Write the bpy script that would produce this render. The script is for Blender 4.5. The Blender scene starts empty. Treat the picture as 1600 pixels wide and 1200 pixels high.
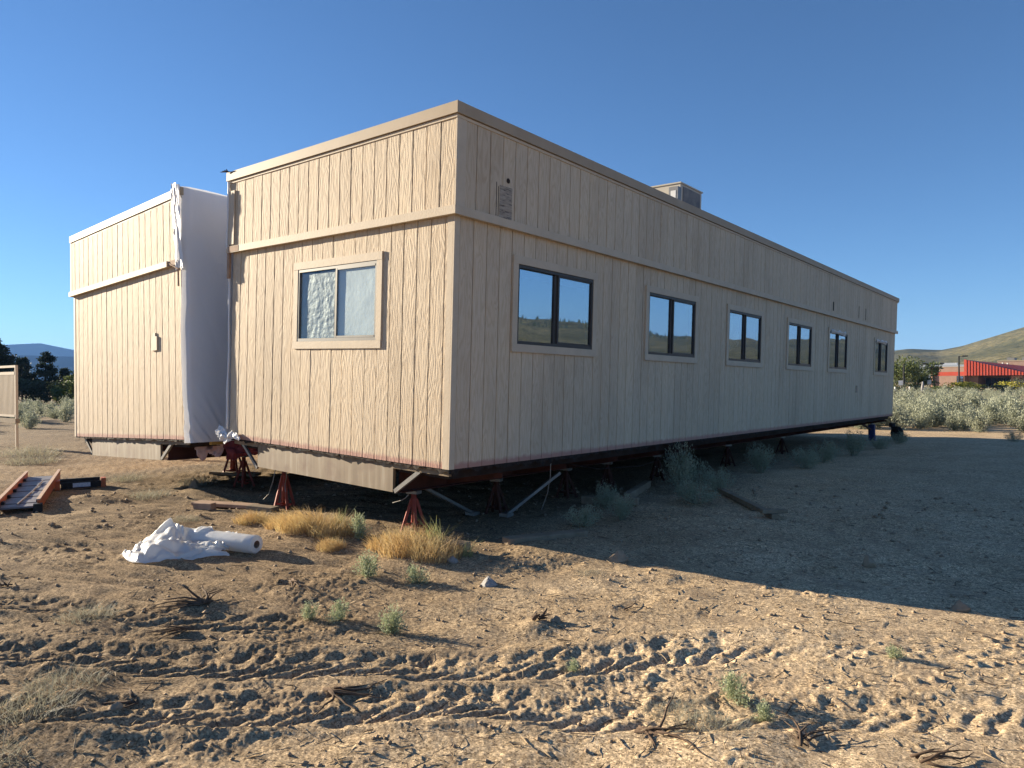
import bpy, bmesh, math, random
import numpy as np
from mathutils import Vector, Matrix
R = math.radians
scene = bpy.context.scene
col = scene.collection
rng = random.Random(7)

# ------------------------------------------------------------------ camera
CAM = Vector((4.997, -5.021, 1.67))
YAW, PITCH, ROLL = -0.6934, -0.0035, -0.0082
fw = Vector((math.sin(YAW)*math.cos(PITCH), math.cos(YAW)*math.cos(PITCH), math.sin(PITCH)))
rt0 = Vector((math.cos(YAW), -math.sin(YAW), 0)); up0 = rt0.cross(fw)
rt = rt0*math.cos(ROLL)+up0*math.sin(ROLL); up = -rt0*math.sin(ROLL)+up0*math.cos(ROLL)
cam = bpy.data.objects.new('camera', bpy.data.cameras.new('camera'))
m = Matrix((rt, up, -fw)).transposed().to_4x4(); m.translation = CAM
cam.matrix_world = m
cam.data.lens = 24.98; cam.data.sensor_width = 36; cam.data.clip_start = 0.05; cam.data.clip_end = 40000
col.objects.link(cam); scene.camera = cam

# ------------------------------------------------------------------ light
SUN_EL, SUN_DIR = R(14.0), R(12.5)          # light travels towards +X, 12.5 degrees towards +Y
to_sun = Vector((-math.cos(SUN_DIR)*math.cos(SUN_EL), -math.sin(SUN_DIR)*math.cos(SUN_EL), math.sin(SUN_EL)))
w = bpy.data.worlds.new('World'); scene.world = w; w.use_nodes = True
nt = w.node_tree; bg = nt.nodes['Background']
sky = nt.nodes.new('ShaderNodeTexSky'); sky.sky_type = 'NISHITA'; sky.sun_disc = False
sky.sun_elevation = SUN_EL; sky.sun_rotation = math.atan2(to_sun.x, to_sun.y)
sky.altitude = 1600; sky.air_density = 1.0; sky.dust_density = 0.0; sky.ozone_density = 5.0
nt.links.new(sky.outputs[0], bg.inputs[0]); bg.inputs[1].default_value = 0.052
sl = bpy.data.lights.new('sun', 'SUN'); sl.energy = 5.0; sl.angle = R(0.5); sl.color = (1.0, 0.87, 0.665)
so = bpy.data.objects.new('sun', sl); so.rotation_euler = to_sun.to_track_quat('Z', 'Y').to_euler()
so.location = (-20, -10, 20); col.objects.link(so)
scene.view_settings.view_transform = 'Standard'; scene.view_settings.look = 'None'
scene.view_settings.exposure = 1.64; scene.view_settings.gamma = 1
scene.view_settings.use_curve_mapping = False

# ------------------------------------------------------------------ helpers
def tag(o, label=None, cat=None, group=None, kind=None):
    if label: o['label'] = label
    if cat: o['category'] = cat
    if group: o['group'] = group
    if kind: o['kind'] = kind
    return o
def link(o, parent=None):
    col.objects.link(o)
    if parent: o.parent = parent
    return o
def empty(name, loc=(0, 0, 0), rot=(0, 0, 0), parent=None):
    o = bpy.data.objects.new(name, None); o.location = loc; o.rotation_euler = rot
    o.empty_display_size = 0.2
    return link(o, parent)
def place(name, me, loc=(0, 0, 0), rot=(0, 0, 0), parent=None, scale=None):
    o = bpy.data.objects.new(name, me); o.location = loc; o.rotation_euler = rot
    if scale: o.scale = scale
    return link(o, parent)
class MB:
    def __init__(s): s.v = []; s.f = []
    def add(s, vs, fs):
        n = len(s.v); s.v += [tuple(v) for v in vs]; s.f += [tuple(i+n for i in f) for f in fs]; return s
    def box(s, x0, x1, y0, y1, z0, z1, M=None):
        vs = [(x, y, z) for z in (z0, z1) for x, y in ((x0, y0), (x1, y0), (x1, y1), (x0, y1))]
        if M is not None: vs = [M @ Vector(v) for v in vs]
        return s.add(vs, [(3, 2, 1, 0), (4, 5, 6, 7), (0, 1, 5, 4), (1, 2, 6, 5), (2, 3, 7, 6), (3, 0, 4, 7)])
    def bar(s, a, b, wx, wz, upv=(0, 0, 1)):
        a = Vector(a); b = Vector(b); d = (b-a); L = d.length; d.normalize()
        u = Vector(upv); sd = d.cross(u)
        if sd.length < 1e-4: sd = d.cross(Vector((1, 0, 0)))
        sd.normalize(); u = sd.cross(d)
        M = Matrix((d, sd, u)).transposed().to_4x4(); M.translation = a
        return s.box(0, L, -wx/2, wx/2, -wz/2, wz/2, M)
    def tube(s, pts, r, n=8, cap=True):
        pts = [Vector(p) for p in pts]; rs = r if isinstance(r, (list, tuple)) else [r]*len(pts)
        base = len(s.v); prev = None
        for i, p in enumerate(pts):
            d = (pts[min(i+1, len(pts)-1)]-pts[max(i-1, 0)]).normalized()
            if prev is None:
                a = Vector((0, 0, 1)) if abs(d.z) < .9 else Vector((1, 0, 0))
                u = d.cross(a).normalized()
            else:
                u = (prev-d*prev.dot(d)); u.normalize()
            prev = u; w_ = d.cross(u)
            for k in range(n):
                t = 2*math.pi*k/n; s.v.append(tuple(p+(u*math.cos(t)+w_*math.sin(t))*rs[i]))
        for i in range(len(pts)-1):
            for k in range(n):
                a = base+i*n+k; b = base+i*n+(k+1) % n
                s.f.append((a, b, b+n, a+n))
        if cap:
            s.f.append(tuple(base+k for k in range(n))[::-1]); e = base+(len(pts)-1)*n
            s.f.append(tuple(e+k for k in range(n)))
        return s
    def mesh(s, name, mt, smooth=False):
        me = bpy.data.meshes.new(name); me.from_pydata(s.v, [], s.f); me.materials.append(mt)
        if smooth: me.polygons.foreach_set('use_smooth', [True]*len(me.polygons))
        me.update(); return me
    def obj(s, name, mt, parent=None, smooth=False, loc=(0, 0, 0), rot=(0, 0, 0)):
        return place(name, s.mesh(name, mt, smooth), loc, rot, parent)
def np_mesh(name, v, f, mt, smooth=False):
    v = np.asarray(v, np.float32); f = np.asarray(f, np.int32); k = f.shape[1]
    me = bpy.data.meshes.new(name)
    me.vertices.add(len(v)); me.vertices.foreach_set('co', v.ravel())
    me.loops.add(f.size); me.loops.foreach_set('vertex_index', f.ravel())
    me.polygons.add(len(f)); me.polygons.foreach_set('loop_start', np.arange(0, f.size, k, dtype=np.int32))
    if smooth: me.polygons.foreach_set('use_smooth', np.ones(len(f), bool))
    me.materials.append(mt); me.update(calc_edges=True); me.validate(); return me
def grid_mesh(name, P, mt, smooth=True, wrap=False):
    n, k = P.shape[:2]; idx = np.arange(n*k).reshape(n, k)
    if wrap: idx = np.concatenate([idx, idx[:, :1]], 1)
    f = np.stack([idx[:-1, :-1], idx[:-1, 1:], idx[1:, 1:], idx[1:, :-1]], -1).reshape(-1, 4)
    return np_mesh(name, P.reshape(-1, 3), f, mt, smooth)
# numpy value noise
def hsh(ix, iy, seed):
    h = (ix.astype(np.int64)*374761393+iy.astype(np.int64)*668265263+seed*974634777) & 0x7fffffff
    h = ((h ^ (h >> 13))*1274126177) & 0x7fffffff
    return ((h ^ (h >> 16)) & 0xffff)/32767.5-1.0
def vn(x, y, seed=0):
    ix = np.floor(x); iy = np.floor(y); fx = x-ix; fy = y-iy
    ux = fx*fx*fx*(fx*(fx*6-15)+10); uy = fy*fy*fy*(fy*(fy*6-15)+10)
    a = hsh(ix, iy, seed); b = hsh(ix+1, iy, seed); c = hsh(ix, iy+1, seed); d = hsh(ix+1, iy+1, seed)
    return (a*(1-ux)+b*ux)*(1-uy)+(c*(1-ux)+d*ux)*uy
def smooth(a, b, x):
    t = np.clip((x-a)/(b-a), 0, 1); return t*t*(3-2*t)

# ------------------------------------------------------------------ materials
def new_mat(name):
    mt = bpy.data.materials.new(name); mt.use_nodes = True
    return mt, mt.node_tree, mt.node_tree.nodes['Principled BSDF']
def N(t, kind, **kw):
    n = t.nodes.new(kind)
    for k, v in kw.items():
        if k.startswith('i_'):
            key = k[2:]
            n.inputs[int(key) if key.isdigit() else key.replace('_', ' ')].default_value = v
        else: setattr(n, k, v)
    return n
def ramp(t, fac, stops):
    r = t.nodes.new('ShaderNodeValToRGB'); e = r.color_ramp.elements
    while len(e) < len(stops): e.new(0.5)
    for el, (p, c) in zip(e, stops): el.position = p; el.color = (*c, 1) if len(c) == 3 else c
    t.links.new(fac, r.inputs[0]); return r.outputs[0]
def coords(t, scale=(1, 1, 1), rand=False, out='Object'):
    tc = t.nodes.new('ShaderNodeTexCoord'); mp = t.nodes.new('ShaderNodeMapping')
    mp.inputs['Scale'].default_value = scale; t.links.new(tc.outputs[out], mp.inputs[0])
    if rand:
        oi = t.nodes.new('ShaderNodeObjectInfo'); mu = N(t, 'ShaderNodeMath', operation='MULTIPLY', i_1=97.0)
        t.links.new(oi.outputs['Random'], mu.inputs[0])
        cb = t.nodes.new('ShaderNodeCombineXYZ')
        for k in range(3): t.links.new(mu.outputs[0], cb.inputs[k])
        t.links.new(cb.outputs[0], mp.inputs['Location'])
    return mp.outputs[0]
def noise(t, vec, scale, detail=4, rough=.55, dist=0):
    n = N(t, 'ShaderNodeTexNoise', i_Scale=scale, i_Detail=detail, i_Roughness=rough, i_Distortion=dist)
    t.links.new(vec, n.inputs['Vector']); return n.outputs['Fac']
def bump(t, h, bs, strength=.5, dist=.01, prev=None):
    b = N(t, 'ShaderNodeBump', i_Strength=strength, i_Distance=dist)
    t.links.new(h, b.inputs['Height'])
    if prev is not None: t.links.new(prev, b.inputs['Normal'])
    if bs is not None: t.links.new(b.outputs[0], bs.inputs['Normal'])
    return b.outputs[0]
def mix(t, fac, a, b, mode='MIX'):
    n = N(t, 'ShaderNodeMix', data_type='RGBA', blend_type=mode)
    for s, v in ((n.inputs[0], fac), (n.inputs[6], a), (n.inputs[7], b)):
        if isinstance(v, (int, float)): s.default_value = v
        elif isinstance(v, tuple): s.default_value = (*v, 1)
        else: t.links.new(v, s)
    return n.outputs[2]
def math2(t, op, a, b=0.0):
    n = N(t, 'ShaderNodeMath', operation=op)
    for k, v in ((0, a), (1, b)):
        if isinstance(v, (int, float)): n.inputs[k].default_value = v
        else: t.links.new(v, n.inputs[k])
    return n.outputs[0]
def mottled(name, c1, c2, scale=6, rough=.7, bstr=.3, bscale=60, bdist=.004, metal=0, rand=True, stretch=(1, 1, 1)):
    mt, t, b = new_mat(name); v = coords(t, stretch, rand)
    t.links.new(ramp(t, noise(t, v, scale, 6, .6), [(.3, c1), (.7, c2)]), b.inputs['Base Color'])
    b.inputs['Roughness'].default_value = rough; b.inputs['Metallic'].default_value = metal; b.inputs['Specular IOR Level'].default_value = .2
    if bstr: bump(t, noise(t, v, bscale, 4), b, bstr, bdist)
    return mt
def siding_mat(name, c, skirt, fine=1.0):
    """painted textured plywood: raised cathedral grain along Z, worn primer near the bottom edge"""
    mt, t, b = new_mat(name); v = coords(t, (1, 1, 1), True)
    tc = t.nodes.new('ShaderNodeTexCoord'); sx = t.nodes.new('ShaderNodeSeparateXYZ'); t.links.new(tc.outputs['Object'], sx.inputs[0])
    mp = t.nodes.new('ShaderNodeMapping'); mp.inputs['Scale'].default_value = (9, 9, 1.3); t.links.new(v, mp.inputs[0])
    rings = math2(t, 'SINE', math2(t, 'MULTIPLY', noise(t, mp.outputs[0], 1.0, 2, .5, .3), 62.0))
    mp2 = t.nodes.new('ShaderNodeMapping'); mp2.inputs['Scale'].default_value = (150, 150, 11); t.links.new(v, mp2.inputs[0])
    fib = noise(t, mp2.outputs[0], 1.0, 4, .65)
    h = math2(t, 'ADD', math2(t, 'MULTIPLY', rings, .38), math2(t, 'MULTIPLY', fib, 1.5))
    blot = noise(t, v, 2.3, 5, .6)
    base = ramp(t, blot, [(.25, tuple(x*.93 for x in c)), (.5, c), (.8, (c[0]*1.03, c[1]*1.0, c[2]*.95))])
    wear = ramp(t, h, [(.2, (.86, .82, .78)), (.75, (.96, .95, .94)), (1.0, (1, 1, 1))])
    colr = mix(t, 1.0, base, wear, 'MULTIPLY')
    # faded flecks where the paint has gone
    fl = ramp(t, noise(t, v, 38, 3, .7), [(.70, (0, 0, 0)), (.78, (.5, .5, .5))])
    colr = mix(t, fl, colr, (.30, .23, .16))
    ge = t.nodes.new('ShaderNodeNewGeometry'); mg = t.nodes.new('ShaderNodeMapping'); mg.inputs['Scale'].default_value = (1.1, 1.1, .28); t.links.new(ge.outputs['Position'], mg.inputs[0])
    fade = ramp(t, noise(t, mg.outputs[0], 1.3, 6, .62), [(.30, (.86, .845, .83)), (.5, (1, 1, 1)), (.72, (1.05, 1.045, 1.02))])     # uneven fading and run-off streaks
    colr = mix(t, 1.0, colr, fade, 'MULTIPLY')
    oi = t.nodes.new('ShaderNodeObjectInfo'); colr = mix(t, 1.0, colr, ramp(t, oi.outputs['Random'], [(0, (.95, .945, .94)), (1, (1.03, 1.03, 1.03))]), 'MULTIPLY')
    if skirt:
        zz = math2(t, 'ADD', sx.outputs['Z'], math2(t, 'MULTIPLY', noise(t, v, 14, 4), -.06))
        k = ramp(t, zz, [(0.005, (1, 1, 1)), (.045, (0, 0, 0))])
        colr = mix(t, k, colr, (.42, .24, .19))
    t.links.new(colr, b.inputs['Base Color']); b.inputs['Roughness'].default_value = .7; b.inputs['Specular IOR Level'].default_value = .15
    bump(t, h, b, .52*fine, .0045)
    return mt
BEIGE = (.60, .485, .35)
M_side = siding_mat('painted_siding', BEIGE, False)
M_side_low = siding_mat('painted_siding_worn', BEIGE, True)
M_side_l = siding_mat('painted_siding_smooth', BEIGE, False, .3)
M_side_low_l = siding_mat('painted_siding_worn_smooth', BEIGE, True, .3)
M_trim = mottled('painted_trim', (.50, .405, .295), (.57, .465, .34), 5, .65, .5, 40, .003, stretch=(1, 1, 1))
M_cap = mottled('metal_coping', (.36, .275, .185), (.40, .31, .215), 3, .6, .15, 12, .002)
M_sub = mottled('groove_backing', (.10, .075, .055), (.15, .11, .08), 12, .9)
M_bronze = mottled('bronze_frame', (.045, .042, .04), (.065, .06, .055), 8, .4, 0)
M_frame_lit = mottled('sun_lightened_frame', (.16, .15, .135), (.21, .195, .175), 8, .45, 0)  # frame colour lightened to stand in for sun on the end face
M_rubber = mottled('black_rubber', (.012, .012, .012), (.03, .028, .026), 12, .8)
M_mem = mottled('tar_membrane', (.012, .01, .009), (.05, .035, .028), 30, .9)
M_bare = mottled('bare_wood', (.30, .19, .13), (.42, .28, .19), 8, .8, .4, 50, .003)
M_lum = mottled('grey_lumber', (.20, .15, .10), (.33, .25, .17), 7, .85, .6, 60, .004)
M_chas = mottled('primer_red_steel', (.055, .022, .016), (.10, .035, .025), 6, .75)
M_under = mottled('dark_underbelly', (.02, .013, .01), (.045, .028, .022), 5, .9)
M_jackd = mottled('jack_red_shade_tone', (.05, .022, .016), (.09, .035, .025), 14, .8)  # jack red darkened in colour to imitate shade under the buildings
M_jack = mottled('jack_red_paint', (.22, .045, .03), (.33, .075, .05), 14, .6)
M_blue = mottled('jack_blue_paint', (.03, .035, .10), (.05, .055, .15), 10, .5)
M_galv = mottled('galvanised_steel', (.19, .18, .17), (.29, .28, .26), 10, .45, .1, 30, .001, .6)
M_white = mottled('white_metal', (.62, .62, .60), (.72, .72, .70), 10, .5, 0)
M_acbox = mottled('tan_sheet_metal', (.44, .40, .33), (.50, .46, .38), 3, .5, .1, 8, .002)
M_acdk = mottled('dark_coil', (.09, .10, .12), (.24, .23, .21), 4, .7)
M_black = mottled('black_plastic', (.012, .012, .013), (.025, .025, .026), 10, .5, .1)
M_orange = mottled('orange_fibreglass', (.42, .11, .045), (.55, .16, .07), 10, .5, .2)
M_pale_rail = mottled('worn_rail_edge', (.50, .33, .22), (.60, .42, .30), 10, .6, .2)
M_deck = mottled('grey_deck', (.14, .14, .16), (.21, .21, .23), 12, .55, .2, 60, .002)
M_rock = mottled('grey_rock', (.22, .21, .20), (.36, .34, .32), 8, .85, .8, 40, .01)
M_rock2 = mottled('brown_clod', (.24, .175, .115), (.38, .285, .195), 14, .95, .8, 60, .006)
M_red_cloth = mottled('red_cloth', (.09, .014, .016), (.16, .03, .03), 12, .85, .4, 40, .004)
M_pink_cloth = mottled('pink_cloth', (.42, .24, .22), (.60, .45, .42), 7, .85, .4, 40, .004)
M_insul = mottled('yellow_insulation', (.45, .27, .07), (.55, .36, .12), 10, .9)
M_twig = mottled('dead_wood', (.07, .045, .03), (.14, .095, .065), 20, .9, .6, 80, .003)
M_straw = mottled('straw', (.28, .20, .12), (.42, .32, .20), 20, .85, 0)
M_brick = None
def plate_mat():
    mt, t, b = new_mat('weathered_steel_plate'); v = coords(t, (1, 1, 1))
    vs = coords(t, (5, 5, .35))
    c = ramp(t, noise(t, vs, 2.5, 5), [(.35, (.17, .115, .065)), (.55, (.23, .165, .10)), (.72, (.36, .30, .22))])
    st = ramp(t, noise(t, v, 1.9, 4), [(.54, (0, 0, 0)), (.68, (.85, .85, .85))])
    t.links.new(mix(t, st, c, (.13, .065, .035)), b.inputs['Base Color'])
    b.inputs['Roughness'].default_value = .6; bump(t, noise(t, v, 3, 2), b, .15, .02); return mt
M_plate = plate_mat()
def glass_mat(name, refl, tint):
    mt = bpy.data.materials.new(name); mt.use_nodes = True; t = mt.node_tree; t.nodes.clear()
    out = N(t, 'ShaderNodeOutputMaterial'); tr = N(t, 'ShaderNodeBsdfTransparent'); tr.inputs[0].default_value = (*tint, 1)
    gl = N(t, 'ShaderNodeBsdfGlossy'); gl.inputs['Roughness'].default_value = .015; gl.inputs[0].default_value = (.70, .80, .92, 1)
    lw = N(t, 'ShaderNodeLayerWeight', i_Blend=.5); v = coords(t, (1, 1, 1), True)
    bn = bump(t, noise(t, v, 1.6, 1), None, .10, .02)
    t.links.new(bn, gl.inputs['Normal'])
    fa = math2(t, 'MINIMUM', math2(t, 'ADD', math2(t, 'MULTIPLY', math2(t, 'POWER', lw.outputs['Facing'], 4.0), .55), refl), .95)
    mx = N(t, 'ShaderNodeMixShader'); t.links.new(fa, mx.inputs[0]); t.links.new(tr.outputs[0], mx.inputs[1]); t.links.new(gl.outputs[0], mx.inputs[2])
    t.links.new(mx.outputs[0], out.inputs[0]); return mt
M_glass = glass_mat('coated_window_glass', .42, (.62, .66, .68))
M_glass2 = glass_mat('clear_window_glass', .03, (.93, .96, .96))
def film(name, c, trans, rough=.35, spec=.5):
    mt = bpy.data.materials.new(name); mt.use_nodes = True; t = mt.node_tree; b = t.nodes['Principled BSDF']
    b.inputs['Base Color'].default_value = (*c, 1); b.inputs['Roughness'].default_value = rough
    v = coords(t, (1, 1, 1)); bump(t, noise(t, v, 9, 5, .6), b, .25, .02)
    tl = N(t, 'ShaderNodeBsdfTranslucent'); tl.inputs[0].default_value = (*c, 1)
    mx = N(t, 'ShaderNodeMixShader', i_0=trans); out = t.nodes['Material Output']
    t.links.new(b.outputs[0], mx.inputs[1]); t.links.new(tl.outputs[0], mx.inputs[2]); t.links.new(mx.outputs[0], out.inputs[0]); return mt
M_film = film('white_plastic_film', (.82, .82, .81), .42)
M_wrap = film('wrap_plastic_film', (.80, .80, .81), .18, .5)
M_blind = film('white_blind', (.85, .87, .86), .2, .6)
M_foil = mottled('crumpled_grey_foil', (.28, .275, .265), (.40, .395, .38), 6, .5, .6, 16, .02)
def leaf_mat(name, c1, c2, trans=.3, scale=9):
    mt = bpy.data.materials.new(name); mt.use_nodes = True; t = mt.node_tree; b = t.nodes['Principled BSDF']
    v = coords(t, (1, 1, 1), True); c = ramp(t, noise(t, v, scale, 3), [(.3, c1), (.7, c2)])
    t.links.new(c, b.inputs['Base Color']); b.inputs['Roughness'].default_value = .7
    tl = N(t, 'ShaderNodeBsdfTranslucent'); t.links.new(c, tl.inputs[0])
    mx = N(t, 'ShaderNodeMixShader', i_0=trans); out = t.nodes['Material Output']
    t.links.new(b.outputs[0], mx.inputs[1]); t.links.new(tl.outputs[0], mx.inputs[2]); t.links.new(mx.outputs[0], out.inputs[0]); return mt
M_sage = leaf_mat('sage_leaves', (.24, .26, .185), (.42, .43, .31))
M_sage_b = leaf_mat('silvery_sage_leaves', (.25, .27, .18), (.42, .43, .30), .25)
M_seed = leaf_mat('seedling_leaves', (.27, .31, .17), (.44, .47, .30))
M_dry = leaf_mat('dry_grass', (.44, .27, .11), (.62, .49, .24), .35, 5)
M_green_grass = leaf_mat('green_stems', (.22, .24, .09), (.36, .36, .17), .3)
M_pine = leaf_mat('pine_needles', (.018, .03, .016), (.05, .065, .03), .15, 3)
M_leaf = leaf_mat('broad_leaves', (.06, .085, .02), (.14, .165, .045), .3, 2)
M_yellow = leaf_mat('yellow_flowers', (.32, .30, .04), (.55, .47, .05), .3, 2)
M_dgreen = leaf_mat('dark_shrub_leaves', (.03, .04, .02), (.06, .075, .035), .2, 2)
M_bark = mottled('bark', (.05, .038, .028), (.10, .075, .055), 10, .9)

# ------------------------------------------------------------------ ground
TRK1 = [(-.7, -4.0), (0.05, -3.5), (.65, -3.1), (1.1, -2.76), (1.52, -2.42), (2.03, -2.06), (2.45, -1.65), (2.81, -1.18), (3.2, -0.72), (3.7, -0.33), (4.16, 0.02), (4.62, 0.32), (5.4, .75), (6.5, 1.1)]
TRK2 = [(.35, -4.4), (1.0, -3.75), (1.6, -3.15), (2.08, -2.68), (2.49, -2.3), (2.94, -2.06), (3.38, -1.78), (3.81, -1.36), (4.27, -0.99), (4.69, -0.65), (5.4, -.2), (6.3, .2)]
TRK3 = [(-2.0, -3.6), (-1.0, -3.15), (-.1, -2.75), (.5, -2.4), (.95, -2.15)]
def spline(pts, step=.03):
    p = np.array(pts, float); p = np.vstack([2*p[0]-p[1], p, 2*p[-1]-p[-2]]); out = []
    for i in range(1, len(p)-2):
        for t in np.linspace(0, 1, 14, endpoint=False):
            a, b, c, d = p[i-1:i+3]
            out.append(.5*(2*b+(c-a)*t+(2*a-5*b+4*c-d)*t*t+(3*b-a-3*c+d)*t**3))
    return np.array(out)
def track_h(x, y, pts, hw, depth, pitch):
    sp = spline(pts); seg = np.diff(sp, axis=0); sl_ = np.concatenate([[0], np.cumsum(np.hypot(seg[:, 0], seg[:, 1]))])
    tg = np.gradient(sp, axis=0); tg /= np.hypot(tg[:, 0], tg[:, 1])[:, None]
    H = np.zeros_like(x)
    lo = sp.min(0)-.6; hi = sp.max(0)+.6
    ok = np.where((x > lo[0]) & (x < hi[0]) & (y > lo[1]) & (y < hi[1]))[0]
    for c0 in range(0, len(ok), 40000):
        k = ok[c0:c0+40000]; dx = x[k][:, None]-sp[None, :, 0]; dy = y[k][:, None]-sp[None, :, 1]
        j = np.argmin(dx*dx+dy*dy, 1); r_ = np.arange(len(k))
        ddx = dx[r_, j]; ddy = dy[r_, j]
        s = sl_[j]+ddx*tg[j, 0]+ddy*tg[j, 1]; t = tg[j, 0]*ddy-tg[j, 1]*ddx
        d = np.hypot(ddx, ddy)
        s = s+.035*vn(x[k]*6, y[k]*6, 31); t = t+.03*vn(x[k]*7, y[k]*7, 32)
        a = np.abs(t); ph = s/pitch-np.where(t > 0, t*1.6, t*8.2)+np.where(t > 0, .25, 0)
        cs = np.cos(2*np.pi*ph); lug = (.5+.5*cs)**1.4*np.where(t > 0, smooth(.0, .08, t)*(1-smooth(.11, .19, t))*.65, 1)
        ins = 1-smooth(hw*.86, hw*1.02, a); berm = np.exp(-((a-hw*1.12)/.055)**2)
        var = .55+.45*smooth(-.6, .5, vn(s*1.1, t*0+3.3, 41))+.25*vn(x[k]*3, y[k]*3, 43)
        cen = smooth(.015, .05, a)
        crumb = .005*vn(x[k]/.045, y[k]/.045, 51)+.004*vn(x[k]/.021, y[k]/.021, 52)+.010*np.clip(vn(x[k]/.06, y[k]/.06, 53)-.45, 0, 1)
        h = ins*(crumb-.010-lug*depth*cen*var+.010*(1-lug)*var)+berm*.014*var
        ends = smooth(0, .4, s-sl_[0])*smooth(0, .4, sl_[-1]-s)
        H[k] += h*(1-smooth(hw*1.3, hw*1.6, d))*ends
    return H
def base_z(x, y): return -0.011*np.clip(y-1, 0, 28)-.0*x
MOUNDS = [(.15, -.35, .45, .09), (-.5, -.35, .35, .06), (-1.7, -.42, .5, .08), (.75, .55, .5, .07), (1.2, -3.9, .5, .06), (3.75, -1.95, .35, .06), (4.35, -1.75, .3, .05), (-5.6, .3, .5, .10), (2.0, -1.25, .14, .03), (-6.2, -.9, .5, .07), (-3.2, -.2, .6, .05), (-.2, -2.6, .25, .03)]
def ground_h(x, y, tracks=True):
    x = np.atleast_1d(np.asarray(x, float)); y = np.atleast_1d(np.asarray(y, float))
    shade = smooth(.2, .8, y-(.02+.155*x))*smooth(-.3, .5, x)      # packed ground beside the building, less trodden
    rc = np.hypot(x-CAM.x, y-CAM.y)
    rough = (1-.40*shade)*(1-.75*smooth(9, 30, rc))
    left = smooth(1.2, -.6, x+.25*(y+2))
    right = smooth(2.2, 3.4, x+.3*y)
    h = base_z(x, y)+.035*vn(x/1.6, y/1.6, 1)*(1-smooth(60, 200, rc)*.6)
    h += rough*(.013*vn(x/.42, y/.42, 2)*(1-.4*right)+.007*vn(x/.2+9, y/.2, 3)*(1-.5*right))
    p = smooth(-.2, .5, vn(x/.8, y/.8, 12))
    h += rough*((1-.45*right)*(.0035*vn(x/.1, y/.1, 4)*(.4+p)+.0028*vn(x/.05, y/.05, 5)*(.4+.9*p)+.003*vn(x/.024, y/.024, 6)*(.5+p)+.002*vn(x/.013, y/.013, 7)*(.6+.7*p)))
    pits = np.clip(vn(x/.26+3, y/.26+7, 8)-.42, 0, 1)*(vn(x/1.1, y/1.1, 9) > -.2)
    h -= rough*pits*.026*(1-left*.5)*(1-.6*right)
    clod = np.clip(vn(x/.075, y/.075, 10)-.62, 0, 1); h += rough*clod*.05*p
    # drag marks left by grading on the left side
    ca, sa = math.cos(R(22)), math.sin(R(22)); u = x*ca+y*sa; q = -x*sa+y*ca
    h += rough*left*(.016*vn(u/1.1, q/.11, 14)+.012*vn(u/.5, q/.06, 15)+.02*vn(u/2.2, q/.3, 16))
    h += shade*(1-smooth(9, 30, rc))*(.022*vn((x+.35*y)/2.5, (y-.35*x)/.30, 17)+.012*vn((x-.2*y)/.9, (y+.2*x)/.14, 18))
    for mx_, my_, mr, mh in MOUNDS: h += mh*np.exp(-((x-mx_)**2+(y-my_)**2)/(mr*mr))
    if tracks:
        h += (1-.8*right)*track_h(x, y, TRK1, .22, .026, .19)+(1-.55*right)*track_h(x, y, TRK2, .20, .023, .18)+track_h(x, y, TRK3, .20, .020, .19)
    return h
def gz(x, y): return float(ground_h([x], [y])[0])
def ground_mat():
    mt, t, b = new_mat('desert_sand'); v = coords(t, (1, 1, 1))
    big = noise(t, v, .9, 5, .6); med = noise(t, v, 9, 6, .65); fine = noise(t, v, 160, 4, .7)
    c = ramp(t, big, [(.3, (.36, .262, .165)), (.52, (.44, .33, .215)), (.72, (.50, .385, .26))])
    c = mix(t, ramp(t, med, [(.35, (.0, .0, .0)), (.75, (.55, .55, .55))]), c, (.53, .415, .28))
    for sc, lo, hi, am in ((125, .34, 1.6, 1.0), (72, .5, 1.4, .8), (40, .62, 1.30, .8)):        # gritty decomposed granite
        vo = N(t, 'ShaderNodeTexVoronoi', i_Scale=float(sc)); t.links.new(v, vo.inputs['Vector'])
        sp = N(t, 'ShaderNodeSeparateColor'); t.links.new(vo.outputs['Color'], sp.inputs[0])
        g_ = ramp(t, sp.outputs[0], [(0, (lo, lo*.97, lo*.93)), (.25, (.9, .9, .9)), (.7, (1.02, 1.02, 1.02)), (1, (hi, hi, hi*.97))])
        c = mix(t, am, c, g_, 'MULTIPLY')
    lit = ramp(t, noise(t, v, 22, 6, .8, .6), [(.58, (0, 0, 0)), (.70, (.75, .75, .75))])
    c = mix(t, lit, c, (.21, .155, .105))
    hum = ramp(t, noise(t, v, 2.1, 6, .7, .8), [(.52, (0, 0, 0)), (.68, (.6, .6, .6))])
    c = mix(t, hum, c, (.25, .19, .135))
    sx = t.nodes.new('ShaderNodeSeparateXYZ'); t.links.new(v, sx.inputs[0])        # ground colour darker to the west, paler to the east
    xx = math2(t, 'ADD', math2(t, 'ADD', sx.outputs[0], math2(t, 'MULTIPLY', sx.outputs[1], .25)), math2(t, 'MULTIPLY', noise(t, v, .8, 5, .65), 3.0))
    mr = N(t, 'ShaderNodeMapRange'); mr.inputs[1].default_value = 1.5; mr.inputs[2].default_value = 4.6; t.links.new(xx, mr.inputs[0])
    c = mix(t, 1.0, c, mix(t, mr.outputs[0], (.60, .575, .55), (1.22, 1.20, 1.16)), 'MULTIPLY')
    # greyer sage litter far away, dirt road tint
    t.links.new(c, b.inputs['Base Color']); b.inputs['Roughness'].default_value = .95; b.inputs['Specular IOR Level'].default_value = .06
    n1 = bump(t, noise(t, v, 60, 5, .75), None, .5, .010)
    bump(t, noise(t, v, 220, 3, .7), b, .6, .003, n1)
    return mt
M_ground = ground_mat()
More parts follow.
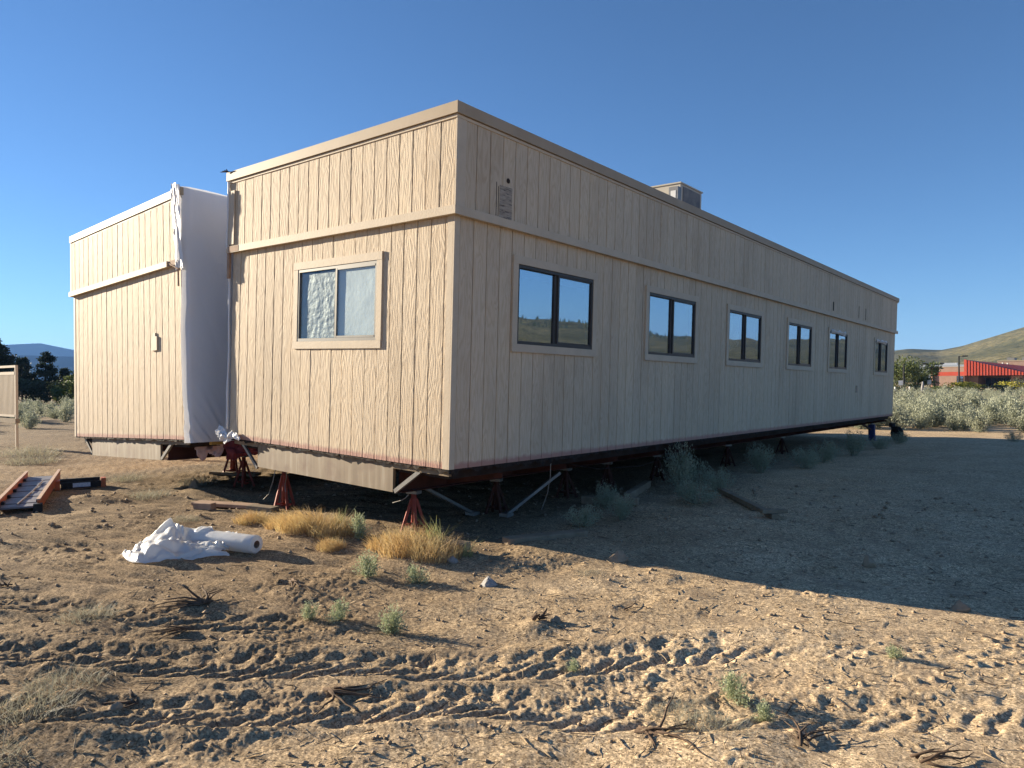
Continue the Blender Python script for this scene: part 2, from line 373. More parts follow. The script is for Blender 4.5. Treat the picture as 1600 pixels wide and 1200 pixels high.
th = np.concatenate([np.linspace(-.86, .86, 1020), np.linspace(.90, 2*math.pi-.90, 88)])+YAW
rr = [.05, .5, .9, 1.3]
while rr[-1] < 5900:
    q = rr[-1]; k = .012 if q < 2.3 else .0046 if q < 14 else .012 if q < 45 else .07
    rr.append(q*(1+k))
rr = np.array(rr)
RR, TH = np.meshgrid(rr, th, indexing='ij')
GX = CAM.x+RR*np.sin(TH); GY = CAM.y+RR*np.cos(TH)
GZ = ground_h(GX.ravel(), GY.ravel()).reshape(GX.shape)
ground = place('ground', grid_mesh('ground', np.stack([GX, GY, GZ], -1), M_ground, True, True))
tag(ground, kind='structure')

# ------------------------------------------------------------------ hills, mountains
def hill_mat():
    mt, t, b = new_mat('dry_grass_hillside'); v = coords(t, (1, 1, 1))
    c = ramp(t, noise(t, v, .012, 6, .6), [(.35, (.085, .085, .045)), (.5, (.155, .14, .07)), (.68, (.24, .20, .10))])
    d = ramp(t, noise(t, v, .18, 4, .7), [(.46, (0, 0, 0)), (.58, (.8, .8, .8))])
    t.links.new(mix(t, d, c, (.05, .055, .032)), b.inputs['Base Color']); b.inputs['Roughness'].default_value = .95
    bump(t, noise(t, v, .12, 5), b, .6, 3.0); return mt
M_hill = hill_mat()
M_mtn = mottled('mountain_forest', (.018, .026, .032), (.045, .055, .055), .0015, .95, .5, .004, 60, rand=False)
M_mtn.node_tree.nodes['Principled BSDF'].inputs['Specular IOR Level'].default_value = 0
M_hill.node_tree.nodes['Principled BSDF'].inputs['Specular IOR Level'].default_value = .05
def ridge(name, prof, r0, r1, r2, rough_, mt, seed, n=260):
    az = np.linspace(prof[0][0], prof[-1][0], n); el = np.interp(az, [p[0] for p in prof], [p[1] for p in prof])
    us = np.linspace(0, 1, 46); P = np.zeros((len(us)+12, n, 3))
    for i in range(len(us)+12):
        if i < len(us):
            u = us[i]; r_ = r0+(r1-r0)*u; f = u**1.25
        else:
            u2 = (i-len(us)+1)/12; r_ = r1+(r2-r1)*u2; f = 1-u2*u2*1.02
        a = np.radians(az); x = CAM.x+r_*np.sin(a); y = CAM.y+r_*np.cos(a)
        top = r1*np.tan(np.radians(el)); s = (r1-r0)*.35
        nz = vn(x/s, y/s, seed)*.5+vn(x/s*2.3, y/s*2.3, seed+1)*.3+vn(x/s*5.5, y/s*5.5, seed+2)*.15+vn(x/s*13, y/s*13, seed+3)*.06
        P[i, :, 0] = x; P[i, :, 1] = y
        P[i, :, 2] = top*f*(1+rough_*nz*(.25 if i >= len(us)-2 else 1)*min(1, 4*max(0, 1-abs(f-.55))))-1.5+1.67*f
    return tag(place(name, grid_mesh(name, P, mt, True)), kind='structure')
ridge('hill', [(-30, .9), (-20, 1.2), (-15, 1.55), (-12.5, 1.95), (-10.5, 2.15), (-8.6, 2.02), (-7.4, 2.25), (-5.5, 2.85), (-3.5, 3.5), (-1, 3.7), (3, 3.0), (8, 2.4), (14, 2.0), (22, 1.9), (28, 2.1), (34, 2.7), (38, 2.9), (42, 3.5), (50, 3.8), (70, 2.6), (90, 1.5), (115, .3)], 330, 950, 1300, .22, M_hill, 51, 420)
ridge('near_mountain_range', [(-130, .2), (-112, 1.0), (-95, 1.7), (-82, 2.0), (-74, 2.02), (-68, 1.93), (-60, 1.85), (-48, 1.4), (-35, .8), (-22, .2)], 2600, 3200, 3900, .10, M_mtn, 61)
ridge('far_mountain_range', [(-125, .5), (-100, 1.8), (-84, 2.3), (-76, 2.65), (-73.3, 2.86), (-71.5, 2.45), (-69.5, 2.38), (-67, 2.02), (-60, 1.9), (-45, 1.6), (-25, .5)], 4300, 5200, 5800, .05, M_mtn, 71)

# ------------------------------------------------------------------ modular buildings
def profile_board(w_, h, t=.016):
    mb = MB(); pr = [(0, 0), (0, -t+.003), (.004, -t), (w_-.004, -t), (w_, -t+.003), (w_, 0)]
    n = len(pr); vs = [(x, y, 0) for x, y in pr]+[(x, y, h) for x, y in pr]
    fs = [(i, (i+1) % n, (i+1) % n+n, i+n) for i in range(n)]+[tuple(range(n))[::-1], tuple(range(n, 2*n))]
    mb.add(vs, fs); return mb
BOARD = {}
def siding(parent, origin, rotz, total, pitch, z0, z1, holes, mt, seed, jit=.0016, start=0.0):
    """boards from a=start to a=total along local X of the wall frame; holes = (a0,a1,zlo,zhi)"""
    r_ = random.Random(seed); a = start; Rz = Matrix.Rotation(rotz, 4, 'Z'); gap = .009
    while a < total-.03:
        w_ = min(pitch, total-a)-gap
        cut = [h for h in holes if h[0] < a+w_ and h[1] > a]
        pos = Vector(origin)+Rz @ Vector((a+gap/2, r_.uniform(-jit, jit), z0))
        if not cut:
            key = (round(w_, 3), round(z1-z0, 3), mt.name)
            if key not in BOARD: BOARD[key] = profile_board(w_, z1-z0).mesh('siding_board', mt)
            me = BOARD[key]
        else:
            h = cut[0]; mb = MB(); x0 = a+gap/2; H = z1-z0; zl, zh = h[2]-z0, h[3]-z0
            xa, xb = max(0, h[0]-x0), min(w_, h[1]-x0)
            if xa < .012 and w_-xb < .012:            # fully crossed: one piece below, one above the window
                place('siding_board', MB().box(0, w_, -.016, 0, zh, H).mesh('siding_board', mt), pos, (0, 0, rotz), parent)
                mb.box(0, w_, -.016, 0, 0, zl)
            else:                                     # notched board: one C-shaped outline
                pr = [(0, 0), (w_, 0), (w_, zl), (xa, zl), (xa, zh), (w_, zh), (w_, H), (0, H)] if xa >= .012 else [(0, 0), (w_, 0), (w_, H), (0, H), (0, zh), (xb, zh), (xb, zl), (0, zl)]
                n = len(pr); mb.add([(x, -.016, z) for x, z in pr]+[(x, 0, z) for x, z in pr], [tuple(range(n)), tuple(range(2*n-1, n-1, -1))]+[(i, i+n, (i+1) % n+n, (i+1) % n) for i in range(n)])
            me = mb.mesh('siding_board', mt)
        place('siding_board', me, pos, (r_.uniform(-.0006, .0006), 0, rotz), parent)
        a += pitch
def wall_with_holes(mb, fn, a0, a1, z0, z1, holes):
    """fn(a0,a1,z0,z1) adds one slab"""
    a = a0
    for h in sorted(holes):
        fn(a, h[0], z0, z1); fn(h[0], h[1], z0, h[2]); fn(h[0], h[1], h[3], z1); a = h[1]
    fn(a, a1, z0, z1)
def window(parent, origin, rotz, W=1.665, H=1.05, grey=False, kind=0):
    c = .088; fr = .036
    M_f = M_frame_lit if grey else M_bronze
    mb = MB(); x0, x1, z0, z1 = c, W-c, c, H-c
    mb.box(x0, x1, -.030, .05, z0, z0+fr); mb.box(x0, x1, -.030, .05, z1-fr, z1)
    mb.box(x0, x0+fr*.8, -.0295, .05, z0+fr, z1-fr); mb.box(x1-fr*.8, x1, -.0295, .05, z0+fr, z1-fr)
    wo = mb.obj('window', M_f, parent, loc=origin, rot=(0, 0, rotz))
    yb, yf = -.0165, -.041 if not grey else -.037
    # casing boards with mitre-free butt joints
    j = lambda: rng.uniform(-.0015, .0015)
    MB().box(0, W, yf+j(), yb, H-c, H).obj('casing_board', M_trim, wo)
    MB().box(.0015, W-.0015, yf+j(), yb, 0, c-.001).obj('casing_board', M_trim, wo)
    MB().box(.001, c, yf+.003, yb, c, H-c).obj('casing_board', M_trim, wo)
    MB().box(W-c, W-.001, yf+.003, yb, c, H-c).obj('casing_board', M_trim, wo)
    mx = W*.5
    MB().box(mx-.035, mx+.012, -.004, .04, z0+fr, z1-fr).box(mx+.012, mx+.04, -.033 if grey else -.024, .02, z0+fr, z1-fr).obj('mullion', M_f, wo)
    g = M_glass2 if grey else M_glass
    yl, yr = (-.010, -.026) if grey else (.014, -.008)
    MB().box(x0+fr*.8, mx-.035, yl, yl+.004, z0+fr, z1-fr).obj('pane', g, wo)
    MB().box(mx+.04, x1-fr*.8, yr, yr+.004, z0+fr, z1-fr).obj('pane', g, wo)
    for za, zb_ in ((z0+fr, z0+fr+.022), (z1-fr-.02, z1-fr)): MB().box(mx+.04, x1-fr*.8, -.032 if grey else -.020, .012 if not grey else -.02, za, zb_).obj('sash_rail', M_f, wo)
    def slats(xa, xb, za, zb, tilt, st=.025, yy=.075):
        b = MB(); z = za
        while z < zb:
            Mx = Matrix.Translation((0, yy, z)) @ Matrix.Rotation(R(tilt), 4, 'X')
            b.box(xa, xb, -.0125, .0125, -.0006, .0006, Mx); z += st
        o = b.obj('blind', M_blind, wo); o['kind'] = 'stuff'; return o
    if kind == 0: slats(x0+.05, x1-.05, z1-.12, z1-.04, 20, .012)
    if kind == 1: slats(x0+.04, x1-.04, z0+.05, z1-.03, 62)
    if kind == 2:
        n = 26; P = np.zeros((n, n, 3)); A, B = np.meshgrid(np.linspace(mx+.042, x1-.03, n), np.linspace(z0+.04, z1-.04, n), indexing='ij')
        P[..., 0] = A; P[..., 2] = B; P[..., 1] = -.004+.003*vn(A*6, B*4, 3)
        place('paper_shade', grid_mesh('paper_shade', P, M_blind), (0, 0, 0), (0, 0, 0), wo)
        n = 70; P = np.zeros((n, n, 3)); A, B = np.meshgrid(np.linspace(x0+.03, mx-.036, n), np.linspace(z0+.04, z1-.05, n), indexing='ij')
        P[..., 0] = A; P[..., 2] = B+.012*vn(A*9, B*0, 5)*(B > z1-.12)
        P[..., 1] = .000+.004*np.abs(vn(A*7, B*7, 8))+.002*np.abs(vn(A*19, B*17, 9))+.001*np.sin(A*26)
        place('foil_shade', grid_mesh('foil_shade', P, M_foil, False), (0, 0, 0), (0, 0, 0), wo)
    if kind in (3, 4):
        n = 40; P = np.zeros((n, n, 3)); A, B = np.meshgrid(np.linspace(0, 1, n), np.linspace(0, 1, n), indexing='ij')
        top = z1-.04; P[..., 0] = x0+.05+A*(mx-x0-.1)
        P[..., 2] = top-(1-B)*(.75 if kind == 3 else .6)*(.35+.65*(A if kind == 4 else 1-.4*A))
        P[..., 1] = .06+.02*np.abs(vn(A*6+B*3, B*2, 4+kind))+.02*np.abs(vn(A*14, B*4, 5))
        place('hanging_plastic', grid_mesh('hanging_plastic', P, M_film, False), (0, 0, 0), (0, 0, 0), wo)
    if kind == 5:
        n = 24; P = np.zeros((6, n, 3)); A = np.linspace(0, 1, n)
        for i in range(6):
            P[i, :, 0] = x0+.05+A*(W-.45); P[i, :, 1] = -.03-.028*math.sin(i/5*3.1)-.01*np.abs(vn(A*9, A*0+i, 3)); P[i, :, 2] = H-c+.06-.11*i/5+.03*vn(A*5, A*0+i*.3, 6)
        place('torn_plastic', grid_mesh('torn_plastic', P, M_film, False), (0, 0, 0), (0, 0, 0), wo)
    return wo
def ragged(mb, p0, p1, seed, hmin=.015, hmax=.055, step=.05):
    r_ = random.Random(seed); p0 = Vector(p0); p1 = Vector(p1); L = (p1-p0).length; n = int(L/step); prev = None
    for i in range(n+1):
        p = p0.lerp(p1, i/n); d = r_.uniform(hmin, hmax) if r_.random() < .93 else r_.uniform(hmax, hmax*1.8)
        o = Vector((r_.uniform(-.006, .006), r_.uniform(-.006, .006), 0))
        cur = (p+Vector((0, 0, .012)), p+o+Vector((0, 0, -d)))
        if prev:
            k = len(mb.v); mb.v += [tuple(q) for q in (prev[0], cur[0], cur[1], prev[1])]; mb.f.append((k, k+1, k+2, k+3))
        prev = cur
ZB, ZT = 2.505, 3.59      # underside of the belt trim, top of the coping
def cap_ring(name, root, W, L, z0, z1, o, mt, inn=.02):
    MB().box(-W-o, o, -o, inn, z0, z1).obj(name, mt, root)
    MB().box(-inn, o, inn, L+o, z0, z1-.0015).obj(name, mt, root)
    MB().box(-W-o, -W+inn, inn, L+o, z0, z1-.0015).obj(name, mt, root)
    MB().box(-W+inn, -inn, L-inn, L+o, z0, z1-.003).obj(name, mt, root)
def beams(root, xs, L, zt, zb, y0):
    for x in xs:
        mb = MB(); mb.box(x-.006, x+.006, y0, L-.3, zb+.012, zt-.012); mb.box(x-.05, x+.05, y0, L-.3, zb, zb+.012); mb.box(x-.05, x+.05, y0, L-.3, zt-.012, zt)
        mb.obj('chassis_beam', M_chas, root)
def outrigger(root, x0, x1, y, zt, zb):
    t = .004; mb = MB(); vs = [(x0, y-t, zt), (x1, y-t, zt), (x1, y-t, zt-.05), (x0, y-t, zb), (x0, y+t, zt), (x1, y+t, zt), (x1, y+t, zt-.05), (x0, y+t, zb)]
    mb.add(vs, [(0, 1, 2, 3), (7, 6, 5, 4), (0, 4, 5, 1), (1, 5, 6, 2), (2, 6, 7, 3), (3, 7, 4, 0)]).obj('outrigger', M_chas, root)

# -- near building
W, L = 4.2, 19.354
near = empty('modular_building', (0, 0, .82), (-.0141, .0315, 0))
tag(near, 'beige wood-sided modular office on red jack stands, long shaded side with six windows', 'building')
WIN_Y = [.883, 3.80, 6.60, 9.60, 12.43, 16.76]; WZ = 1.19; WW, WH = 1.665, 1.05
holes_l = [(y+.05, y+WW-.05, WZ+.05, WZ+WH-.05) for y in WIN_Y]
hole_s = [(W-2.715+.05, W-2.715+WW-.05, WZ+.05, WZ+WH-.05)]
# backing shell (wall sheathing, ceiling, floor)
mb = MB()
wall_with_holes(mb, lambda a, b, c, d: mb.box(-.09, -.001, a, b, c, d), .09, L-.09, 0, 3.5, holes_l); mb.obj('wall_sheathing', M_sub, near)
mb = MB()
wall_with_holes(mb, lambda a, b, c, d: mb.box(-W+a, -W+b, .001, .09, c, d), 0, W, 0, 3.5, hole_s); mb.obj('wall_sheathing', M_sub, near)
MB().box(-W, 0, L-.09, L, 0, 3.5).obj('wall_sheathing', M_sub, near)
MB().box(-W, -W+.09, .09, L-.09, 0, 3.5).obj('wall_sheathing', M_sub, near)
MB().box(-W+.02, -.02, .02, L-.02, 3.42, 3.46).obj('roof', M_cap, near)
MB().box(-W+.10, -.10, .10, L-.03, -.14, -.005).obj('floor_deck', M_under, near)
PB = .2045
siding(near, (-W, -.0, -.02), 0, W-.07, PB, 0, ZB+.02, [(h[0], h[1], h[2]+.02, h[3]+.02) for h in hole_s], M_side_low, 1)
siding(near, (0, 0, -.02), R(90), L, PB, 0, ZB+.02, [(h[0], h[1], h[2]+.02, h[3]+.02) for h in holes_l], M_side_low_l, 2, start=.06)
# furring that carries the overhanging upper band, then the band itself
o = .055
MB().box(-W-o+.006, o-.017, -o+.017, -.0175, ZB+.04, ZT-.06).box(.0175, o-.017, .03, L+o-.02, ZB+.04, ZT-.06).obj('band_furring', M_sub, near)
siding(near, (-W-o, -o+.016, ZB+.075), 0, W+2*o-.005, PB, 0, ZT-.15-(ZB+.075)+.03, [], M_side, 3)
siding(near, (o-.016, -o+.002, ZB+.075), R(90), L+o, PB, 0, ZT-.15-(ZB+.075)+.03, [], M_side_l, 4, start=.09)
MB().box(-.075, -.002, -.021, 0, -.02, ZB).obj('corner_board', M_trim, near)
MB().box(0, .021, -.0212, .055, -.02, ZB).obj('corner_board', M_trim, near)
MB().box(o-.016, o+.006, -o-.003, .075, ZB+.08, ZT-.13).obj('corner_board', M_trim, near)
# belt trim
bt = .083
MB().box(-W-o-.01, bt, -bt, -o+.02, ZB-.008, ZB+.077).obj('belt_trim', M_trim, near)
MB().box(o-.02, bt, -o+.02, L+bt, ZB-.009, ZB+.076).obj('belt_trim', M_trim, near)
MB().box(-W-o, o, -o+.001, -.02, ZB-.004, ZB+.02).box(.02, o-.001, -.02, L+.02, ZB-.004, ZB+.02).obj('band_soffit', M_trim, near)
cap_ring('roof_coping', near, W, L, ZT-.115, ZT, .088, M_cap)
cap_ring('coping_drip_edge', near, W, L, ZT-.150, ZT-.120, .066, M_trim)
# windows
for i, (y, k) in enumerate(zip(WIN_Y, (0, 1, 3, 4, 5, 5))):
    window(near, (.0, y, WZ), R(90), kind=k)
window(near, (-2.715, 0, WZ), 0, grey=True, kind=2)
# bottom edge: torn membrane
mb = MB(); ragged(mb, (.005, -.012, -.02), (.005, L, -.02), 5); ragged(mb, (-W, -.008, -.02), (0, -.008, -.02), 6, .012, .035); mb.obj('torn_membrane', M_mem, near)
beams(near, (-.92, -3.52), L, -.14, -.38, .17)
for k in range(16): outrigger(near, -.92, -.06, .9+k*1.2, -.145, -.36)
MB().box(-3.58, -.885, .045, .080, -.36, -.050).obj('end_plate', M_plate, near)
MB().box(-.885, -.04, .04, .08, -.10, -.05).obj('end_channel', M_lum, near); MB().box(-W+.03, -3.58, .04, .08, -.10, -.05).obj('end_channel', M_lum, near)
MB().bar((-.86, .06, -.35), (-.47, .06, -.09), .035, .045).obj('end_strut', M_galv, near)
MB().bar((-3.60, .06, -.38), (-4.0, .06, -.07), .03, .035).obj('end_strut', M_galv, near)
# damage on the band
mb = MB(); mb.tube([(o+.004, .735, ZB+.49), (o-.02, .735, ZB+.49)], .028, 9).obj('wall_hole', M_mem, near)
pt, t_, b_ = new_mat('peeled_veneer'); v_ = coords(t_, (8, 8, 60)); t_.links.new(ramp(t_, noise(t_, v_, 1, 5, .7), [(.35, (.07, .055, .045)), (.45, (.30, .245, .19)), (.62, (.42, .345, .26))]), b_.inputs['Base Color']); b_.inputs['Roughness'].default_value = .9
bump(t_, noise(t_, v_, 1, 4), b_, .8, .01)
MB().box(o-.002, o+.005, .60, .80, ZB+.085, ZB+.42).obj('peeled_patch', pt, near)
MB().box(o-.004, o+.0035, .545, .553, ZB+.09, ZB+.44).obj('peeled_split', M_mem, near)
MB().box(o-.003, o+.0045, .578, .584, ZB+.09, ZB+.40).obj('peeled_split', M_mem, near)
for yy in (12.6, 14.9, 15.6): MB().box(o-.003, o+.004, yy, yy+.03+.05*(yy < 13), ZB+.13, ZB+.34+.1*(yy > 14)).obj('peeled_split', M_mem, near)
MB().box(.016, .03, 15.0, 15.12, .70, .88).obj('outlet_cover', M_galv, near)
# loose board and broken belt at the left end of the short face
MB().box(-W-.03, -W+.11, -o-.022, -o-.004, ZB+.10, ZT-.26).obj('loose_board', M_trim, near)
MB().box(-W-.062, -W-.012, -bt+.012, -o+.02, ZB-.35, ZB+.05).obj('broken_trim', M_bare, near)
MB().box(-W-.010, -W+.25, -bt-.003, -bt, ZB+.0, ZB+.074).obj('broken_trim', M_bare, near)
for q in range(4):
    MB().tube([(-W+.05-.03*q, -.09, ZT-.01+.006*q), (-W-.17+.05*q, -.13, ZT+.015+.004*q)], .006, 5).obj('roof_splinter', M_twig, near)
for (a, b_, c) in (((-3.4, .2, -.38), (-3.47, .15, -.72), (-3.55, .12, -.80)), ((-3.3, .3, -.38), (-3.33, .3, -.6), (-3.28, .28, -.68)), ((.0, 1.7, -.05), (-.05, 1.72, -.45), (-.12, 1.7, -.66)), ((-.80, .2, -.39), (-.86, .15, -.46), (-.98, .13, -.5))):
    a, b_, c = Vector(a), Vector(b_), Vector(c); MB().tube([a, a.lerp(b_, .5)+Vector((.015, 0, 0)), b_, c], .006, 5).obj('loose_cable', M_galv, near)
MB().tube([(-.2, 2.2, -.14), (-.3, 3.2, -.32), (-.25, 4.3, -.36), (-.12, 6, -.16)], .006, 5).obj('loose_cable', M_under, near)

# -- left building
LW, LX, LY, LZ = 4.135, -5.065, -.208, .90
left = empty('modular_building', (LX, LY, LZ), (-.0141, -.0318, 0))
tag(left, 'beige windowless modular unit standing left behind a narrow gap, plastic over its open side', 'building')
MB().box(-LW, -.0, .001, .09, 0, 3.5).obj('wall_sheathing', M_sub, left)
MB().box(-LW, -LW+.09, .09, L, 0, 3.5).obj('wall_sheathing', M_sub, left)
MB().box(-LW+.09, 0, L-.09, L, 0, 3.5).obj('wall_sheathing', M_sub, left)
MB().box(-LW+.02, -.02, .1, L-.02, 3.42, 3.46).obj('roof', M_cap, left)
MB().box(-LW+.10, -.10, .10, L-.03, -.14, -.005).obj('floor_deck', M_under, left)
siding(left, (-LW, 0, -.02), 0, LW, PB, 0, ZB+.02, [], M_side_low, 11)
MB().box(-LW-o+.006, .0, -o+.017, -.0175, ZB+.04, ZT-.06).obj('band_furring', M_sub, left)
siding(left, (-LW-o, -o+.016, ZB+.075), 0, LW+o+.02, PB, 0, ZT-.15-(ZB+.075)+.03, [], M_side, 13)
MB().box(-LW-bt, -.36, -bt, -o+.02, ZB-.008, ZB+.077).obj('belt_trim', M_trim, left)
MB().box(-.34, .01, -o-.008, -o+.02, ZB-.004, ZB+.07).obj('exposed_belt_backing', M_bare, left)
MB().box(-LW-bt, -LW-.001, -o+.02, L, ZB-.008, ZB+.076).obj('belt_trim', M_trim, left)
MB().box(-LW-o, 0, -o+.001, -.02, ZB-.004, ZB+.02).obj('band_soffit', M_trim, left)
cap_ring('roof_coping', left, LW, L, ZT-.115, ZT, .07, M_cap); cap_ring('coping_drip_edge', left, LW, L, ZT-.150, ZT-.120, .055, M_trim)
MB().box(-LW-.02, -LW+.05, -.022, -.0, -.02, ZB-.01).obj('corner_board', M_trim, left)
MB().box(-LW-o-.008, -LW-o+.05, -o-.004, -o+.015, ZB+.08, ZT-.13).obj('corner_board', M_trim, left)
MB().box(-LW-o-.01, -LW-o-.001, -o, L, ZB+.08, ZT-.13).obj('side_band', M_side, left)
MB().box(-LW-.012, -LW-.001, .0, L, -.02, ZB-.01).obj('side_wall', M_side, left)
jb = MB(); jb.box(-.985, -.80, -.040, -.016, 1.31, 1.52); jbo = jb.obj('junction_box', M_trim, left)
MB().box(-.94, -.86, -.036, -.016, 1.5205, 1.575).obj('conduit_hub', M_trim, jbo)
mb = MB(); ragged(mb, (-LW, -.008, -.02), (0, -.008, -.02), 8, .012, .035); mb.obj('torn_membrane', M_mem, left)
beams(left, (-.92, -3.5), L, -.14, -.36, .17)
MB().box(-3.53, -.90, .045, .080, -.345, -.040).obj('end_plate', M_plate, left)
MB().bar((-.88, .06, -.33), (-.52, .06, -.07), .035, .045).obj('end_strut', M_galv, left)
MB().bar((-3.56, .06, -.30), (-3.86, .06, -.06), .03, .035).obj('end_strut', M_galv, left)
MB().box(-.89, -.03, .04, .08, -.10, -.05).obj('end_channel', M_lum, left)
MB().box(-.5, -.02, .4, 3, -.12, -.05).obj('insulation_batt', M_insul, left)
MB().tube([(-.35, -.06, ZB+.05), (-.03, -.065, ZB-.08), (-.025, -.065, ZB-.33)], .012, 6).obj('hanging_strip', M_bare, left)

# -- plastic sheeting
def sheet_side(name, xf, flip, label, M_loc, rot, zt, wrap):
    s = -1 if flip else 1
    ys = np.concatenate([np.linspace(-.045, .5, 26), np.linspace(.54, 5, 100), np.linspace(5.2, L, 50)]); zs = np.linspace(-.06, zt, 110)
    Y_, Z_ = np.meshgrid(ys, zs, indexing='ij'); P = np.zeros(Y_.shape+(3,))
    low = smooth(1.0, 0, Z_); hi = smooth(zt-.6, zt, Z_)
    wr = .022*vn(Y_*1.1+Z_*.25, Z_*.5, 21)+.009*vn(Y_*2.2-Z_*.4, Z_*.8, 22)
    fan = (Y_-1.2)*3.2/(1.2+Z_)                       # creases that fan out from the pulled lower edge
    wr += low*.034*np.abs(vn(fan*4, Z_*.6, 23))+low*.014*vn(fan*9, Z_, 24)+.010*np.abs(vn(Y_*3+Z_*.9, Z_*1.6-Y_*.4, 35))+hi*.02*np.abs(vn(Y_*7, Z_*1.5, 25))
    P[..., 0] = xf+s*(.035+wr+.015*smooth(.3, -.1, Y_)*vn(Y_*0, Z_*3, 26)); P[..., 1] = Y_; P[..., 2] = Z_+low*.03*vn(Y_*1.5, Y_*0, 27)
    bend = smooth(.04, -.045, Y_)
    P[..., 0] -= s*bend*(.075+.02*vn(Y_*0+1, Z_*2.2, 28)); P[..., 1] -= bend*.006*(1+vn(Y_*0, Z_*2.7, 29))+.055*bend*smooth(ZB-.02, ZB+.08, Z_)
    root = empty(name, M_loc, rot); tag(root, label, 'plastic sheet')
    place('sheet', grid_mesh('sheet', P, M_wrap), parent=root)
    return root
s1 = sheet_side('plastic_sheeting', .05, False, 'white plastic sheet stretched down the open side of the left unit', (LX, LY, LZ), (-.0141, -.0318, 0), ZT+.01, True)
# puckered top corner fold
n = 24; P = np.zeros((n, 14, 3)); A, B = np.meshgrid(np.linspace(0, 1, n), np.linspace(0, 1, 14), indexing='ij')
P[..., 0] = -.10+.22*B+.02*vn(A*5, B*5, 3); P[..., 1] = -.13+.05*A+.03*np.abs(vn(A*7, B*6, 4)); P[..., 2] = ZT+.10*(1-B)*(1-A)-.02-1.15*A+.03*vn(A*6, B*4, 5)
place('folded_corner', grid_mesh('folded_corner', P, M_wrap), parent=s1)
s2 = empty('plastic_sheeting', (0, 0, .82), (-.0141, .0315, 0)); tag(s2, 'white plastic wrap edge running down the left corner of the near building', 'plastic sheet')
ys = np.linspace(-.03, L, 90); zs = np.linspace(-.05, ZT-.16, 40); Y_, Z_ = np.meshgrid(ys, zs, indexing='ij')
place('sheet', grid_mesh('sheet', np.stack([-W-.075-.03*np.abs(vn(Y_*1.2, Z_*.7, 33)), Y_, Z_], -1), M_wrap), parent=s2)
pts = [(-W-.045+.010*math.sin(z*2.1)+.006*math.sin(z*7), -.032-.045*float(smooth(ZB-.1, ZB+.1, z))-.004*math.sin(z*3), z) for z in np.linspace(.10, ZT-.13, 40)]
MB().tube(pts, [.016+.003*math.sin(i*1.3)+.003*math.sin(i*.37) for i in range(40)], 8).obj('rolled_edge', M_wrap, s2, True)
def crumple(x, y, seed):
    return np.abs(vn(x, y, seed))+.5*np.abs(vn(x*2.3, y*2.1, seed+1))+.25*np.abs(vn(x*5.1, y*4.7, seed+2))
A, B = np.meshgrid(np.linspace(0, 1, 64), np.linspace(0, 1, 30), indexing='ij')       # gathered plastic folded round the bottom corner
top = .15-.16*A-.05*np.sin(A*6); dep = (.17-.12*A)*(1+.25*vn(A*5, A*0, 41))
P = np.stack([-W-.17+.52*A+.02*vn(A*4, B*5, 42), -.035-.05*np.sin(B*math.pi)*(1-.6*A)-.05*crumple(A*7+B*2, B*2.2-A, 43)*(1-.5*A), top-dep*B+.03*vn(A*7, B*5, 46)], -1)
place('bunched_end', grid_mesh('bunched_end', P, M_wrap, False), parent=s2)
# ------------------------------------------------------------------ roof equipment
def on_near(p): return near_m @ Vector(p)
near_m = Matrix.Translation((0, 0, .82)) @ Matrix.Rotation(.0315, 4, 'Y') @ Matrix.Rotation(-.0141, 4, 'X')
ac = empty('rooftop_air_conditioner', on_near((-1.0, 6.78, 3.40)), (-.0141, .0315, 0)); tag(ac, 'boxy tan air conditioning unit on the roof of the near building', 'air conditioner')
MB().box(-1.25, 0, 0, .88, .0, .62).obj('lower_cabinet', M_acbox, ac)
MB().box(-1.25, -.0, .0, .88, .621, 1.08).obj('upper_cabinet', M_acbox, ac)
MB().box(.001, .012, .10, .80, .66, 1.04).obj('coil_grille', M_acdk, ac)
MB().box(-1.27, .02, -.02, .90, 1.081, 1.105).obj('cabinet_lid', M_acbox, ac)
db = MB().box(-.16, .02, -.13, -.002, .66, 1.0).obj('disconnect_box', M_galv, ac)
MB().box(-.12, -.02, -.134, -.1305, .73, .93).obj('white_label', M_white, db)
for xx in (-.10, -.03): MB().tube([(xx, -.07, .66), (xx, -.07, .30), (xx, -.02, .2)], .025, 8).obj('conduit', M_white, ac)
rv = MB().box(-.3, .3, -.35, .35, 0, .12).box(-.34, .34, -.39, .39, .121, .15).obj('roof_vent', M_acdk); rv.location = on_near((-.9, 8.3, 3.46)); rv.rotation_euler = (-.0141, .0315, 0)
tag(rv, 'low dark roof vent just behind the air conditioning unit', 'vent')
# ------------------------------------------------------------------ jack stands
def jack(x, y, ztop, label, mt=M_jack, foot=.19, turn=0.0, group='red jack stands under the buildings'):
    z0 = gz(x, y)-.005; h = ztop-z0
    root = empty('jack_stand', (x, y, z0), (0, 0, turn)); tag(root, label, 'jack stand', group)
    MB().tube([(0, 0, .10*h), (0, 0, h*.93)], .032, 10).obj('column', mt, root, True)
    for k in range(4):
        a = math.pi/4+k*math.pi/2; c, s = math.cos(a), math.sin(a)
        MB().bar((foot*c, foot*s, .0), (.025*c, .025*s, h*.80), .032, .032).obj('leg', mt, root)
    mb = MB(); mb.box(-foot*.75, foot*.75, -.012, .012, .06, .085).box(-.012, .012, -foot*.75, foot*.75, .0855, .11); mb.obj('cross_brace', mt, root)
    MB().box(-.07, .07, -.05, .05, h*.93, h).obj('saddle', M_galv, root)
    return root
def beam_z(x, y, zl): return (near_m @ Vector((x, y, zl))).z
left_m = Matrix.Translation((LX, LY, LZ)) @ Matrix.Rotation(-.0318, 4, 'Y') @ Matrix.Rotation(-.0141, 4, 'X')
